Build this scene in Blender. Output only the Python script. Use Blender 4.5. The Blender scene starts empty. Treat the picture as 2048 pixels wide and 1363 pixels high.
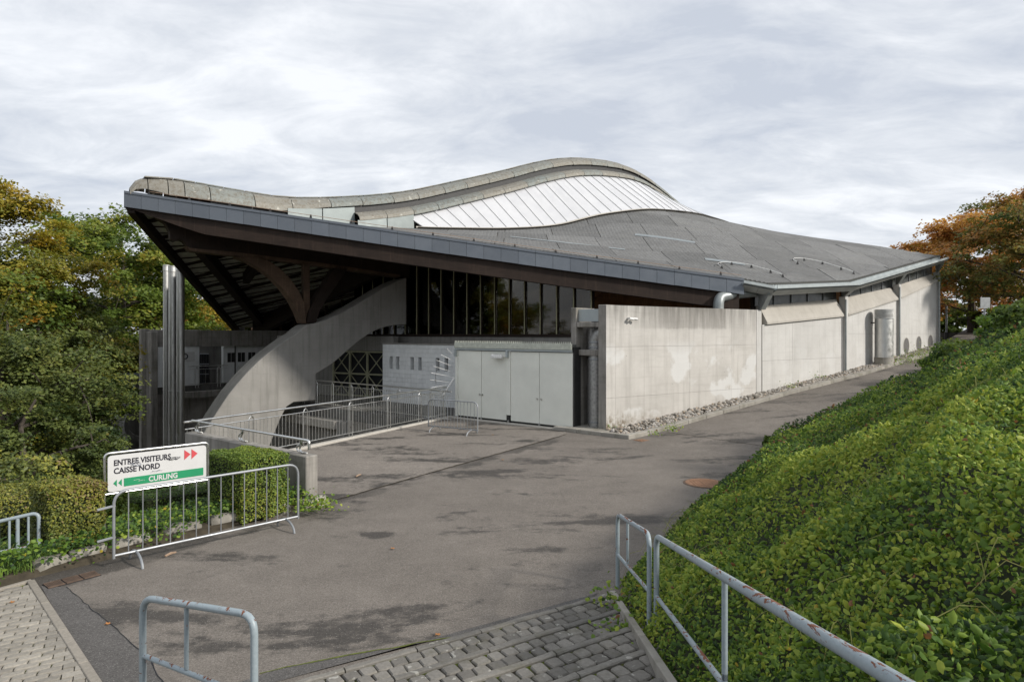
import bpy, bmesh, math, random
import numpy as np
from mathutils import Vector, Matrix
random.seed(7); RNG = np.random.default_rng(7)
R = math.radians
SC = bpy.context.scene
COL = SC.collection
EYE = 3.3; FPX = 1280.0; HOR = 667.0

# ------------------------------------------------------------------ camera, sky, sun, exposure
cam_d = bpy.data.cameras.new('camera'); cam = bpy.data.objects.new('camera', cam_d); COL.objects.link(cam)
cam.location = (0, 0, EYE); cam.rotation_euler = (R(90), 0, 0)
cam_d.sensor_width = 36.0; cam_d.lens = 36.0*FPX/2048; cam_d.shift_y = -(681.5-HOR)/2048
cam_d.clip_start = 0.05; cam_d.clip_end = 3000
SC.camera = cam

SUN_AZ = Vector((0.90, -0.43, 0)).normalized(); SUN_EL = R(31)
to_sun = Vector((SUN_AZ.x*math.cos(SUN_EL), SUN_AZ.y*math.cos(SUN_EL), math.sin(SUN_EL)))
W = bpy.data.worlds.new('World'); SC.world = W; W.use_nodes = True
nt = W.node_tree; nt.nodes.clear()
out = nt.nodes.new('ShaderNodeOutputWorld'); bg = nt.nodes.new('ShaderNodeBackground')
sky = nt.nodes.new('ShaderNodeTexSky'); sky.sky_type = 'NISHITA'; sky.sun_disc = False
sky.sun_elevation = SUN_EL; sky.sun_rotation = math.atan2(SUN_AZ.x, SUN_AZ.y)
sky.air_density = 1.0; sky.dust_density = 2.0; sky.ozone_density = 1.0
tc = nt.nodes.new('ShaderNodeTexCoord')
# cloud layer: project the view direction on a flat cloud deck, so clouds shrink towards the horizon
sep = nt.nodes.new('ShaderNodeSeparateXYZ'); nt.links.new(tc.outputs['Generated'], sep.inputs[0])
def wmath(op, a, b=None):
    n = nt.nodes.new('ShaderNodeMath'); n.operation = op
    for i, v in enumerate((a, b)):
        if v is None: continue
        if isinstance(v, (int, float)): n.inputs[i].default_value = v
        else: nt.links.new(v, n.inputs[i])
    return n.outputs[0]
den = wmath('ADD', wmath('MAXIMUM', sep.outputs[2], 0.0), 0.22)
cx = wmath('DIVIDE', sep.outputs[0], den); cy = wmath('DIVIDE', sep.outputs[1], den)
comb = nt.nodes.new('ShaderNodeCombineXYZ'); nt.links.new(cx, comb.inputs[0]); nt.links.new(cy, comb.inputs[1])
def wnoise(scale, detail, rough, dist, off):
    mp = nt.nodes.new('ShaderNodeMapping'); mp.inputs['Location'].default_value = off
    mp.inputs['Rotation'].default_value = (0, 0, R(24)); mp.inputs['Scale'].default_value = (1.0, 1.7, 1.0)
    nt.links.new(comb.outputs[0], mp.inputs['Vector'])
    n = nt.nodes.new('ShaderNodeTexNoise'); n.inputs['Scale'].default_value = scale; n.inputs['Detail'].default_value = detail
    n.inputs['Roughness'].default_value = rough; n.inputs['Distortion'].default_value = dist
    nt.links.new(mp.outputs[0], n.inputs['Vector']); return n.outputs['Fac']
n1 = wnoise(0.9, 10, 0.6, 0.35, (3.4, 1.2, 0)); n2 = wnoise(3.0, 8, 0.62, 0.5, (7.7, 2.2, 0))
nm = wmath('ADD', wmath('MULTIPLY', n1, 0.6), wmath('MULTIPLY', n2, 0.4))
rp = nt.nodes.new('ShaderNodeValToRGB'); nt.links.new(nm, rp.inputs[0])
cr = rp.color_ramp
cr.elements[0].position = 0.39; cr.elements[0].color = (3.95, 4.25, 4.8, 1)
cr.elements[1].position = 0.60; cr.elements[1].color = (6.35, 6.5, 6.75, 1)
e = cr.elements.new(0.49); e.color = (4.95, 5.18, 5.56, 1)
mx = nt.nodes.new('ShaderNodeMix'); mx.data_type = 'RGBA'
mx.inputs['Factor'].default_value = 0.94
nt.links.new(sky.outputs[0], mx.inputs[6]); nt.links.new(rp.outputs[0], mx.inputs[7])
bg.inputs['Strength'].default_value = 0.1
nt.links.new(mx.outputs[2], bg.inputs['Color']); nt.links.new(bg.outputs[0], out.inputs[0])

sun_d = bpy.data.lights.new('sun', 'SUN'); sun = bpy.data.objects.new('sun', sun_d); COL.objects.link(sun)
sun_d.energy = 2.6; sun_d.angle = R(6.0); sun_d.color = (1.0, 0.945, 0.87)
sun.rotation_euler = to_sun.to_track_quat('Z', 'Y').to_euler()
sun.location = (30, -20, 40)

SC.view_settings.view_transform = 'Standard'; SC.view_settings.look = 'None'
SC.view_settings.exposure = 0.66; SC.view_settings.gamma = 1.0
SC.view_settings.use_curve_mapping = False

# ------------------------------------------------------------------ material helpers
class NT:
    def __init__(s, name, rough=0.7, metallic=0.0, spec=0.4):
        s.m = bpy.data.materials.new(name); s.m.use_nodes = True; s.t = s.m.node_tree; s.t.nodes.clear()
        s.o = s.t.nodes.new('ShaderNodeOutputMaterial'); s.b = s.t.nodes.new('ShaderNodeBsdfPrincipled')
        s.t.links.new(s.b.outputs[0], s.o.inputs[0])
        s.b.inputs['Roughness'].default_value = rough; s.b.inputs['Metallic'].default_value = metallic
        s.b.inputs['Specular IOR Level'].default_value = spec
        g = s.t.nodes.new('ShaderNodeNewGeometry'); s.pos = g.outputs['Position']; s.nrm = g.outputs['Normal']
        s._oi = None
    def N(s, k): return s.t.nodes.new(k)
    def L(s, a, b):
        if isinstance(a, (int, float)): b.default_value = a
        elif isinstance(a, tuple): b.default_value = a if len(a) == len(b.default_value) else a + (1,)
        else: s.t.links.new(a, b)
    def vec(s, scale=(1, 1, 1), rot=(0, 0, 0), loc=(0, 0, 0), src=None):
        m = s.N('ShaderNodeMapping'); s.L(src or s.pos, m.inputs['Vector'])
        m.inputs['Scale'].default_value = scale; m.inputs['Rotation'].default_value = rot; m.inputs['Location'].default_value = loc
        return m.outputs[0]
    def noise(s, scale, detail=4, rough=0.55, vec=None, dist=0.0):
        n = s.N('ShaderNodeTexNoise'); s.L(vec or s.pos, n.inputs['Vector'])
        n.inputs['Scale'].default_value = scale; n.inputs['Detail'].default_value = detail
        n.inputs['Roughness'].default_value = rough; n.inputs['Distortion'].default_value = dist
        return n.outputs['Fac']
    def voro(s, scale, vec=None, feature='F1', out='Distance'):
        n = s.N('ShaderNodeTexVoronoi'); s.L(vec or s.pos, n.inputs['Vector']); n.feature = feature
        n.inputs['Scale'].default_value = scale; return n.outputs[out]
    def wave(s, scale, vec=None, dist=0.0, dirn='X', prof='SIN'):
        n = s.N('ShaderNodeTexWave'); s.L(vec or s.pos, n.inputs['Vector']); n.bands_direction = dirn; n.wave_profile = prof
        n.inputs['Scale'].default_value = scale; n.inputs['Distortion'].default_value = dist; return n.outputs['Fac']
    def ramp(s, fac, *stops):
        n = s.N('ShaderNodeValToRGB'); s.L(fac, n.inputs[0]); c = n.color_ramp
        while len(c.elements) < len(stops): c.elements.new(0.5)
        for e, (p, col) in zip(c.elements, stops):
            e.position = p; e.color = (col, col, col, 1) if isinstance(col, (int, float)) else (col + (1,))
        return n.outputs[0]
    def mix(s, fac, a, b, mode='MIX'):
        n = s.N('ShaderNodeMix'); n.data_type = 'RGBA'; n.blend_type = mode
        s.L(fac, n.inputs[0]); s.L(a, n.inputs[6]); s.L(b, n.inputs[7]); return n.outputs[2]
    def math(s, op, a, b=0.0):
        n = s.N('ShaderNodeMath'); n.operation = op; s.L(a, n.inputs[0]); s.L(b, n.inputs[1]); return n.outputs[0]
    def rnd(s):
        if s._oi is None: s._oi = s.N('ShaderNodeObjectInfo').outputs['Random']
        return s._oi
    def attr(s, name):
        n = s.N('ShaderNodeAttribute'); n.attribute_name = name; return n.outputs['Fac']
    def sepn(s, v):
        n = s.N('ShaderNodeSeparateXYZ'); s.L(v, n.inputs[0]); return n.outputs
    def color(s, c): s.L(c, s.b.inputs['Base Color']); return s
    def rough(s, r): s.L(r, s.b.inputs['Roughness']); return s
    def bump(s, h, strength=0.3, dist=0.02):
        n = s.N('ShaderNodeBump'); s.L(h, n.inputs['Height']); n.inputs['Strength'].default_value = strength
        n.inputs['Distance'].default_value = dist; s.L(n.outputs[0], s.b.inputs['Normal']); return s
    def vary(s, col, amt=0.12):
        v = s.ramp(s.rnd(), (0.0, 1-amt), (1.0, 1.0)); return s.mix(1.0, col, v, 'MULTIPLY')

MAT = {}
def concrete(name, c_light, c_dark, streak=0.6, moss=0.0, white=0.0, board=True, top_dark=None, vary=0.05, seed=0.0, band_splash=False):
    m = NT(name, 0.85, spec=0.25)
    big = m.noise(0.9, 6, 0.62, m.vec(loc=(seed, 0, 0)))
    st = m.noise(2.0, 5, 0.6, m.vec((2.6, 2.6, 0.16), loc=(seed, 2, 0)))
    hz = m.noise(1.5, 4, 0.6, m.vec((0.35, 0.35, 5.0), loc=(seed, 5, 0)))
    fine = m.noise(60, 4, 0.7)
    col = m.mix(m.ramp(big, (0.3, 0.0), (0.72, 1.0)), c_light, tuple(0.5*(a+b) for a, b in zip(c_light, c_dark)))
    col = m.mix(m.math('MULTIPLY', m.ramp(st, (0.48, 0.0), (0.75, 1.0)), streak), col, c_dark)
    col = m.mix(m.math('MULTIPLY', m.ramp(hz, (0.55, 0.0), (0.75, 1.0)), 0.28), col, c_dark)
    if white:
        wp = m.noise(0.75, 3, 0.45, m.vec((1, 1, 1.1), loc=(4.4+seed, 1.3, 0.5)))
        z = m.sepn(m.pos)[2]
        lim = m.math('MULTIPLY', m.ramp(m.math('MULTIPLY', z, 0.2), (0.06, 0.0), (0.16, 1.0), (0.5, 1.0), (0.62, 0.0)), white)
        col = m.mix(m.math('MULTIPLY', m.ramp(m.math('ADD', wp, m.math('MULTIPLY', m.math('SUBTRACT', m.noise(9, 5, 0.7), 0.5), 0.12)), (0.555, 0.0), (0.60, 0.8)), lim), col, (0.60, 0.60, 0.585))
    if top_dark:  # uneven vertical streaks, darker towards the wall top
        z = m.sepn(m.pos)[2]; z0, z1, a = top_dark
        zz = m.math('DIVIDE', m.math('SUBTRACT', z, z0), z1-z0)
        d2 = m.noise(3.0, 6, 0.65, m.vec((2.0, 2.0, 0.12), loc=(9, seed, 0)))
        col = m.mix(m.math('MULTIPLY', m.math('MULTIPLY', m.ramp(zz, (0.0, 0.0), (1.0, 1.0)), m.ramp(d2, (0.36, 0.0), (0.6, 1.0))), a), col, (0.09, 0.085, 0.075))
    if band_splash:   # sharp-ended dark band on the wall top, and splash dirt low at the near corner
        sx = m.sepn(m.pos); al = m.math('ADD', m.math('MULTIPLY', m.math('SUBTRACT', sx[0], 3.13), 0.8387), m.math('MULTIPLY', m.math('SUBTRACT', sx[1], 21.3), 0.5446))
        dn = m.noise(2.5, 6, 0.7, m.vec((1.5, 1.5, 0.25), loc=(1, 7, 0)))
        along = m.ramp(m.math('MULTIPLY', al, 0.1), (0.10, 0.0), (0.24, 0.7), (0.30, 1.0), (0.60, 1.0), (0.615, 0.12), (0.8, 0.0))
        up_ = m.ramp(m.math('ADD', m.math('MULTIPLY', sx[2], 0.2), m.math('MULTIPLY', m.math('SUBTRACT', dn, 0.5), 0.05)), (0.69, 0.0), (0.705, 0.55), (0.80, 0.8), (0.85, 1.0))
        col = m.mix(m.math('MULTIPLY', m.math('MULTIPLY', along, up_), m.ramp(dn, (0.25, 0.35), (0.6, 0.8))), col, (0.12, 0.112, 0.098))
        ln_ = m.ramp(m.math('MULTIPLY', al, 0.1), (0.0, 0.9), (0.12, 0.8), (0.3, 0.0)); lz_ = m.ramp(m.math('ADD', m.math('MULTIPLY', sx[2], 0.5), m.math('MULTIPLY', dn, 0.5)), (0.35, 1.0), (0.62, 0.0))
        col = m.mix(m.math('MULTIPLY', m.math('MULTIPLY', ln_, lz_), m.ramp(m.noise(5, 6, 0.7), (0.42, 0.0), (0.6, 1.0))), col, (0.14, 0.105, 0.06))
    if moss:
        ms = m.noise(1.7, 5, 0.65, m.vec((1, 1, 0.5), loc=(seed+2, 8, 0)))
        col = m.mix(m.math('MULTIPLY', m.ramp(ms, (0.5, 0.0), (0.66, 1.0)), moss), col, (0.075, 0.07, 0.035))
    col = m.mix(0.35, col, m.ramp(fine, (0.3, 0.82), (0.7, 1.0)), 'MULTIPLY')
    holes = m.voro(1.9)
    col = m.mix(m.ramp(holes, (0.028, 0.55), (0.036, 0.0)), col, (0.07, 0.065, 0.06))
    m.color(m.vary(col, vary))
    h = m.math('ADD', m.math('MULTIPLY', fine, 0.35), m.math('MULTIPLY', hz if board else big, 0.8))
    m.bump(h, 0.35, 0.015); MAT[name] = m.m; return m.m
def plain(name, col, rough=0.6, metallic=0.0, spec=0.4, nscale=8, namt=0.18, vary=0.08, bump=0.0):
    m = NT(name, rough, metallic, spec)
    n = m.noise(nscale, 5, 0.6)
    c = m.mix(m.ramp(n, (0.3, 0.0), (0.7, 1.0)), tuple(x*(1-namt) for x in col), tuple(min(1, x*(1+namt)) for x in col))
    m.color(m.vary(c, vary))
    if bump: m.bump(m.noise(nscale*6, 3), bump, 0.01)
    MAT[name] = m.m; return m.m

concrete('concrete_wall', (0.56, 0.54, 0.505), (0.32, 0.305, 0.28), 0.6, 0.0, 1.0, top_dark=(3.3, 4.3, 0.6), band_splash=True)
concrete('concrete_clean', (0.58, 0.57, 0.545), (0.38, 0.37, 0.35), 0.5, 0.0, 0.4, seed=3.3)
concrete('concrete_sill', (0.47, 0.445, 0.40), (0.30, 0.28, 0.245), 0.4, 0.0, 0.0, seed=5.0)
concrete('concrete_old', (0.36, 0.34, 0.31), (0.085, 0.08, 0.072), 0.9, 0.35, 0.0, seed=1.7)
concrete('concrete_arm', (0.31, 0.30, 0.28), (0.17, 0.165, 0.15), 0.85, 0.0, 0.0, seed=2.9, vary=0.0)
concrete('concrete_dark', (0.20, 0.195, 0.185), (0.06, 0.06, 0.055), 0.9, 0.25, 0.0, seed=6.1)
concrete('concrete_kerb', (0.38, 0.36, 0.32), (0.17, 0.155, 0.13), 0.3, 0.45, 0.0, board=False, seed=4.2, vary=0.2)

def white_block():
    m = NT('white_block', 0.8, spec=0.2)
    v = m.vec((1, 1, 1))
    br = m.N('ShaderNodeTexBrick'); m.L(m.vec(rot=(R(90), 0, R(38))), br.inputs['Vector'])
    n = m.noise(2.2, 5, 0.6, m.vec((1.5, 1.5, 0.6)))
    c = m.mix(m.ramp(n, (0.35, 0.0), (0.75, 1.0)), (0.84, 0.86, 0.86), (0.70, 0.72, 0.72))
    m.color(m.vary(c, 0.10)); m.bump(m.noise(40, 3), 0.25, 0.01); MAT['white_block'] = m.m
white_block()

def zinc(name, c0, c1, rough=0.5, metallic=0.55):
    m = NT(name, rough, metallic, 0.4)
    n = m.noise(2.5, 5, 0.6); n2 = m.noise(22, 3, 0.6)
    c = m.mix(m.ramp(n, (0.3, 0.0), (0.7, 1.0)), c0, c1)
    c = m.mix(0.3, c, m.ramp(n2, (0.3, 0.8), (0.7, 1.0)), 'MULTIPLY')
    m.color(m.vary(c, 0.16)); m.rough(m.ramp(n, (0.3, rough-0.08), (0.7, rough+0.12))); MAT[name] = m.m
zinc('fascia_zinc', (0.135, 0.155, 0.182), (0.16, 0.18, 0.208), 0.5, 0.3)
zinc('zinc_light', (0.36, 0.40, 0.41), (0.46, 0.50, 0.50), 0.5, 0.3)
zinc('zinc_panel', (0.24, 0.275, 0.27), (0.30, 0.335, 0.33), 0.55, 0.2)
zinc('gutter_zinc', (0.26, 0.285, 0.285), (0.36, 0.38, 0.375), 0.45, 0.35)
zinc('galvanised', (0.27, 0.285, 0.30), (0.35, 0.365, 0.38), 0.45, 0.45)
def hood():
    m = NT('hood_metal', 0.6, 0.15, 0.35)
    n = m.noise(1.3, 7, 0.65); n2 = m.noise(7, 7, 0.75, dist=0.6); n3 = m.noise(30, 3, 0.6)
    sel = m.math('ADD', m.math('MULTIPLY', m.rnd(), 0.6), m.math('MULTIPLY', n, 0.6))
    c = m.mix(m.ramp(sel, (0.3, 0.0), (0.8, 1.0)), (0.265, 0.29, 0.272), (0.235, 0.225, 0.195))
    c = m.mix(m.ramp(n2, (0.48, 0.0), (0.6, 0.85)), c, (0.17, 0.15, 0.115))
    c = m.mix(m.ramp(m.noise(4, 6, 0.7, m.vec(loc=(4, 4, 4))), (0.6, 0.0), (0.68, 0.8)), c, (0.55, 0.54, 0.48))
    c = m.mix(0.4, c, m.ramp(n3, (0.3, 0.75), (0.7, 1.0)), 'MULTIPLY')
    m.color(m.vary(c, 0.25)); m.bump(n3, 0.2, 0.01); MAT['hood_metal'] = m.m
hood()
def roofmat():
    m = NT('roof_sheet', 0.9, spec=0.2)
    n = m.noise(1.0, 7, 0.65); n2 = m.noise(9, 5, 0.7); n3 = m.noise(45, 3, 0.7)
    yn = m.noise(1.2, 4, 0.6, m.vec((0.5, 3.0, 0.5)))
    c = m.mix(m.ramp(n, (0.3, 0.0), (0.7, 1.0)), (0.19, 0.192, 0.19), (0.25, 0.252, 0.248))
    c = m.mix(m.ramp(n2, (0.45, 0.0), (0.7, 0.6)), c, (0.10, 0.095, 0.085))
    c = m.mix(m.ramp(yn, (0.5, 0.0), (0.75, 0.5)), c, (0.26, 0.255, 0.235))
    c = m.mix(0.8, c, m.ramp(n3, (0.33, 0.5), (0.67, 1.2)), 'MULTIPLY'); c = m.mix(0.6, c, m.ramp(m.noise(16, 4, 0.8), (0.35, 0.6), (0.65, 1.2)), 'MULTIPLY')
    m.color(m.vary(c, 0.30))
    w = m.wave(1.75, m.vec((1, 1, 1)), 0.0, 'X'); m.bump(w, 0.22, 0.03); MAT['roof_sheet'] = m.m
roofmat()
plain('strip_zinc', (0.235, 0.26, 0.268), 0.55, 0.2, namt=0.1)
def skylight():
    m = NT('skylight_panel', 0.45, spec=0.4)
    n = m.noise(1.5, 4, 0.5)
    m.color(m.vary(m.mix(m.ramp(n, (0.3, 0.0), (0.8, 1.0)), (0.74, 0.75, 0.77), (0.66, 0.67, 0.70)), 0.05))
    t = m.N('ShaderNodeBsdfTranslucent'); t.inputs[0].default_value = (0.8, 0.8, 0.78, 1); ms = m.N('ShaderNodeMixShader'); ms.inputs[0].default_value = 0.3
    m.t.links.new(m.b.outputs[0], ms.inputs[1]); m.t.links.new(t.outputs[0], ms.inputs[2]); m.t.links.new(ms.outputs[0], m.o.inputs[0]); MAT['skylight_panel'] = m.m
skylight()
def wood(name, c0, c1, rough=0.7):
    m = NT(name, rough, spec=0.25)
    n = m.noise(3, 6, 0.65, m.vec((0.5, 0.5, 9.0))); n2 = m.noise(1.2, 5, 0.6); n3 = m.noise(3, 4, 0.6, m.vec((4, 4, 0.3)))
    c = m.mix(m.ramp(n, (0.3, 0.0), (0.7, 1.0)), c0, c1)
    c = m.mix(m.ramp(n2, (0.4, 0.0), (0.7, 0.6)), c, tuple(x*0.45 for x in c0))
    c = m.mix(m.ramp(n3, (0.55, 0.0), (0.75, 0.45)), c, tuple(min(1, x*1.9) for x in c1))
    m.color(m.vary(c, 0.2)); m.bump(n, 0.3, 0.01); MAT[name] = m.m
wood('timber_dark', (0.022, 0.014, 0.0105), (0.036, 0.0235, 0.017))
wood('timber_brown', (0.085, 0.054, 0.036), (0.135, 0.09, 0.06))
wood('timber_warm', (0.38, 0.20, 0.105), (0.48, 0.28, 0.16))
plain('soffit_sheet', (0.62, 0.62, 0.57), 0.9, nscale=3)
plain('mullion_paint', (0.34, 0.33, 0.20), 0.6)
def glass():
    m = NT('window_glass', 0.05)
    m.t.nodes.remove(m.b)
    tr = m.N('ShaderNodeBsdfTransparent'); tr.inputs[0].default_value = (0.6, 0.57, 0.5, 1)
    gl = m.N('ShaderNodeBsdfGlossy'); gl.inputs['Roughness'].default_value = 0.03; gl.inputs[0].default_value = (0.75, 0.75, 0.75, 1)
    lw = m.N('ShaderNodeFresnel'); lw.inputs['IOR'].default_value = 1.55
    ms = m.N('ShaderNodeMixShader'); m.L(lw.outputs[0], ms.inputs[0])
    m.t.links.new(tr.outputs[0], ms.inputs[1]); m.t.links.new(gl.outputs[0], ms.inputs[2]); m.t.links.new(ms.outputs[0], m.o.inputs[0])
    MAT['window_glass'] = m.m
glass()
plain('door_paint', (0.73, 0.74, 0.675), 0.55, nscale=1.2, namt=0.07, vary=0.04)
plain('trim_paint', (0.50, 0.52, 0.45), 0.6)
plain('dark_metal', (0.045, 0.045, 0.045), 0.5, 0.3)
plain('black_void', (0.012, 0.013, 0.016), 0.7)
plain('frame_cream', (0.36, 0.355, 0.24), 0.6)
def steel(name, col, rough, ns=(1, 1, 1)):
    m = NT(name, rough, 1.0)
    n = m.noise(0.8, 4, 0.6, m.vec(ns))
    m.color(m.mix(m.ramp(n, (0.3, 0.0), (0.7, 1.0)), tuple(x*0.85 for x in col), col))
    m.rough(m.ramp(m.noise(6, 3), (0.3, rough*0.75), (0.7, rough*1.3))); MAT[name] = m.m
steel('stainless', (0.66, 0.66, 0.64), 0.33)
steel('stainless_vent', (0.62, 0.62, 0.60), 0.48)
steel('stainless_flue', (0.60, 0.60, 0.58), 0.5)
plain('spiral_duct', (0.33, 0.33, 0.32), 0.45, 0.5, nscale=14, namt=0.3)
def rail_paint():
    m = NT('rail_paint', 0.45, spec=0.45)
    n = m.noise(6, 7, 0.72, m.vec((2.6, 0.75, 1.6)), dist=0.8); nz = m.sepn(m.nrm)[2]
    n2 = m.noise(40, 4, 0.6)
    thr = m.math('ADD', n, m.math('MULTIPLY', m.math('MAXIMUM', nz, 0.0), 0.10))
    c = m.mix(m.ramp(n2, (0.3, 0.0), (0.7, 1.0)), (0.245, 0.295, 0.32), (0.30, 0.35, 0.375))
    rust = m.ramp(thr, (0.635, 0.0), (0.65, 1.0))
    c = m.mix(rust, c, m.mix(n2, (0.13, 0.045, 0.022), (0.22, 0.09, 0.05)))
    m.color(c); m.rough(m.mix(rust, (0.4, 0.4, 0.4), (0.9, 0.9, 0.9))); m.bump(m.math('MULTIPLY', rust, -1.0), 0.5, 0.004)
    MAT['rail_paint'] = m.m
rail_paint()
def asphalt(name, base, light, wet_amt, seed=0, damp=False):
    m = NT(name, 0.88, spec=0.3)
    sp = m.noise(95, 3, 0.75); sp2 = m.voro(150); big = m.noise(0.35, 6, 0.6, m.vec(loc=(seed, 0, 0))); med = m.noise(2.0, 6, 0.65)
    c = m.mix(m.ramp(big, (0.3, 0.0), (0.7, 1.0)), base, light)
    c = m.mix(m.ramp(med, (0.35, 0.0), (0.75, 0.5)), c, tuple(x*0.72 for x in base))
    rot = (0, 0, R(-35))
    wn = m.noise(0.55, 7, 0.62, m.vec((0.5, 1.5, 1), rot, (seed+1.3, 4.1, 0)), 0.5)
    wn2 = m.noise(3.0, 6, 0.75, m.vec(loc=(2, seed, 0)))
    w = m.math('ADD', m.math('MULTIPLY', wn, 0.72), m.math('MULTIPLY', wn2, 0.28))
    wet = m.math('MULTIPLY', m.ramp(w, (0.53, 0.0), (0.59, 1.0)), wet_amt)
    if damp:   # damp band held back along the low side of the forecourt joint, and worn wheel tracks
        sx = m.sepn(m.pos); ds = m.math('ADD', m.math('MULTIPLY', m.math('SUBTRACT', sx[0], -3.72), 0.843), m.math('MULTIPLY', m.math('SUBTRACT', sx[1], 12.33), -0.538))
        dw = m.math('ADD', ds, m.math('MULTIPLY', m.math('SUBTRACT', m.noise(0.9, 6, 0.65), 0.5), 1.5))
        wet = m.math('MAXIMUM', wet, m.math('MULTIPLY', m.ramp(dw, (0.0, 0.75), (0.28, 0.65), (0.42, 0.0)), m.ramp(m.noise(0.35, 3, 0.5, m.vec(loc=(2, 1, 0))), (0.42, 0.0), (0.52, 1.0))))
    c = m.mix(wet, c, (0.042, 0.038, 0.034))
    g1 = m.noise(38, 4, 0.8); g2 = m.noise(11, 5, 0.75)
    c = m.mix(0.8, c, m.ramp(sp, (0.28, 0.5), (0.72, 1.3)), 'MULTIPLY')
    c = m.mix(0.85, c, m.ramp(g1, (0.33, 0.55), (0.67, 1.35)), 'MULTIPLY')
    c = m.mix(0.5, c, m.ramp(g2, (0.3, 0.7), (0.7, 1.2)), 'MULTIPLY')
    c = m.mix(m.ramp(m.voro(38), (0.10, 0.6), (0.17, 0.0)), c, (0.45, 0.43, 0.40))
    m.color(c); m.rough(m.mix(wet, (0.88,)*3, (0.62,)*3))
    m.bump(m.math('ADD', sp, m.math('MULTIPLY', sp2, 0.5)), 0.55, 0.008); MAT[name] = m.m
asphalt('asphalt', (0.168, 0.149, 0.129), (0.228, 0.203, 0.177), 0.8, 0.0, True)
asphalt('asphalt_court', (0.198, 0.176, 0.153), (0.266, 0.237, 0.206), 0.85, 5.5)
asphalt('asphalt_patch', (0.11, 0.104, 0.098), (0.14, 0.132, 0.125), 0.2, 2.5)
def paver(name, c0, c1, lichen, mossy):
    m = NT(name, 0.9, spec=0.25)
    n = m.noise(30, 5, 0.7); n2 = m.noise(4, 5, 0.65)
    c = m.mix(m.rnd(), c0, c1); c = m.mix(0.55, c, m.ramp(n, (0.3, 0.55), (0.7, 1.15)), 'MULTIPLY')
    if lichen: c = m.mix(m.ramp(m.noise(11, 3, 0.5, m.vec(loc=(3, 3, 0))), (0.66, 0.0), (0.69, 0.75)), c, (0.42, 0.41, 0.37))
    if mossy: c = m.mix(m.ramp(n2, (0.52, 0.0), (0.7, 0.5)), c, (0.09, 0.085, 0.05))
    m.color(m.vary(c, 0.2)); m.bump(n, 0.4, 0.006); MAT[name] = m.m
paver('paver_path', (0.27, 0.25, 0.215), (0.34, 0.315, 0.27), False, False)
paver('paver_step', (0.175, 0.165, 0.148), (0.245, 0.23, 0.205), True, True)
paver('kerb_step', (0.17, 0.162, 0.147), (0.22, 0.208, 0.186), True, True)
paver('kerb_path', (0.28, 0.255, 0.215), (0.33, 0.30, 0.255), False, False)
def joint():
    m = NT('joint_sand', 0.95, spec=0.1)
    n = m.noise(3.5, 5, 0.6); f = m.noise(60, 3)
    c = m.mix(m.ramp(n, (0.47, 0.0), (0.58, 1.0)), (0.05, 0.042, 0.033), (0.105, 0.125, 0.022))
    m.color(m.mix(0.6, c, m.ramp(f, (0.3, 0.5), (0.7, 1.2)), 'MULTIPLY')); m.bump(f, 0.5, 0.01); MAT['joint_sand'] = m.m
joint()
plain('soil', (0.055, 0.045, 0.03), 0.95, nscale=6, namt=0.4, bump=0.5)
plain('soil_green', (0.028, 0.036, 0.014), 0.95, nscale=5, namt=0.45, bump=0.5)
def pebble():
    m = NT('pebble', 0.8, spec=0.3)
    t = m.attr('tone')
    c = m.ramp(t, (0.0, (0.17, 0.15, 0.125)), (0.35, (0.31, 0.285, 0.25)), (0.7, (0.42, 0.40, 0.37)), (1.0, (0.36, 0.28, 0.2)))
    m.color(m.mix(0.4, c, m.ramp(m.noise(40, 3), (0.3, 0.6), (0.7, 1.0)), 'MULTIPLY')); MAT['pebble'] = m.m
pebble()
def leafmat(name, stops, trans=0.35, rough=0.5, vary=0.0):
    m = NT(name, rough, spec=0.35)
    c = m.ramp(m.attr('tone'), *stops)
    m.color(c)
    t = m.N('ShaderNodeBsdfTranslucent'); m.L(m.mix(0.5, c, (0.9, 0.95, 0.3), 'MULTIPLY'), t.inputs[0])
    ms = m.N('ShaderNodeMixShader'); ms.inputs[0].default_value = trans
    m.t.links.new(m.b.outputs[0], ms.inputs[1]); m.t.links.new(t.outputs[0], ms.inputs[2]); m.t.links.new(ms.outputs[0], m.o.inputs[0])
    MAT[name] = m.m
leafmat('leaf_ivy', ((0.0, (0.018, 0.045, 0.012)), (0.3, (0.06, 0.125, 0.018)), (0.6, (0.165, 0.26, 0.03)), (0.955, (0.37, 0.42, 0.06)), (0.975, (0.40, 0.30, 0.03)), (1.0, (0.22, 0.10, 0.04))), 0.34, 0.55)
leafmat('leaf_hedge', ((0.0, (0.05, 0.10, 0.022)), (0.5, (0.14, 0.21, 0.032)), (0.85, (0.26, 0.31, 0.045)), (1.0, (0.34, 0.30, 0.04))), 0.3)
leafmat('leaf_hedge_tan', ((0.0, (0.07, 0.10, 0.025)), (0.4, (0.16, 0.185, 0.04)), (0.65, (0.30, 0.29, 0.04)), (0.8, (0.22, 0.165, 0.075)), (1.0, (0.24, 0.16, 0.09))), 0.3)
leafmat('leaf_gold', ((0.0, (0.09, 0.125, 0.022)), (0.35, (0.235, 0.235, 0.034)), (0.7, (0.42, 0.31, 0.04)), (1.0, (0.50, 0.25, 0.035))), 0.45)
leafmat('leaf_green', ((0.0, (0.045, 0.085, 0.018)), (0.5, (0.13, 0.19, 0.03)), (0.85, (0.235, 0.26, 0.04)), (1.0, (0.34, 0.27, 0.05))), 0.43)
leafmat('leaf_olive', ((0.0, (0.035, 0.06, 0.02)), (0.5, (0.135, 0.17, 0.042)), (0.85, (0.24, 0.245, 0.058)), (1.0, (0.25, 0.16, 0.06))), 0.38)
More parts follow.
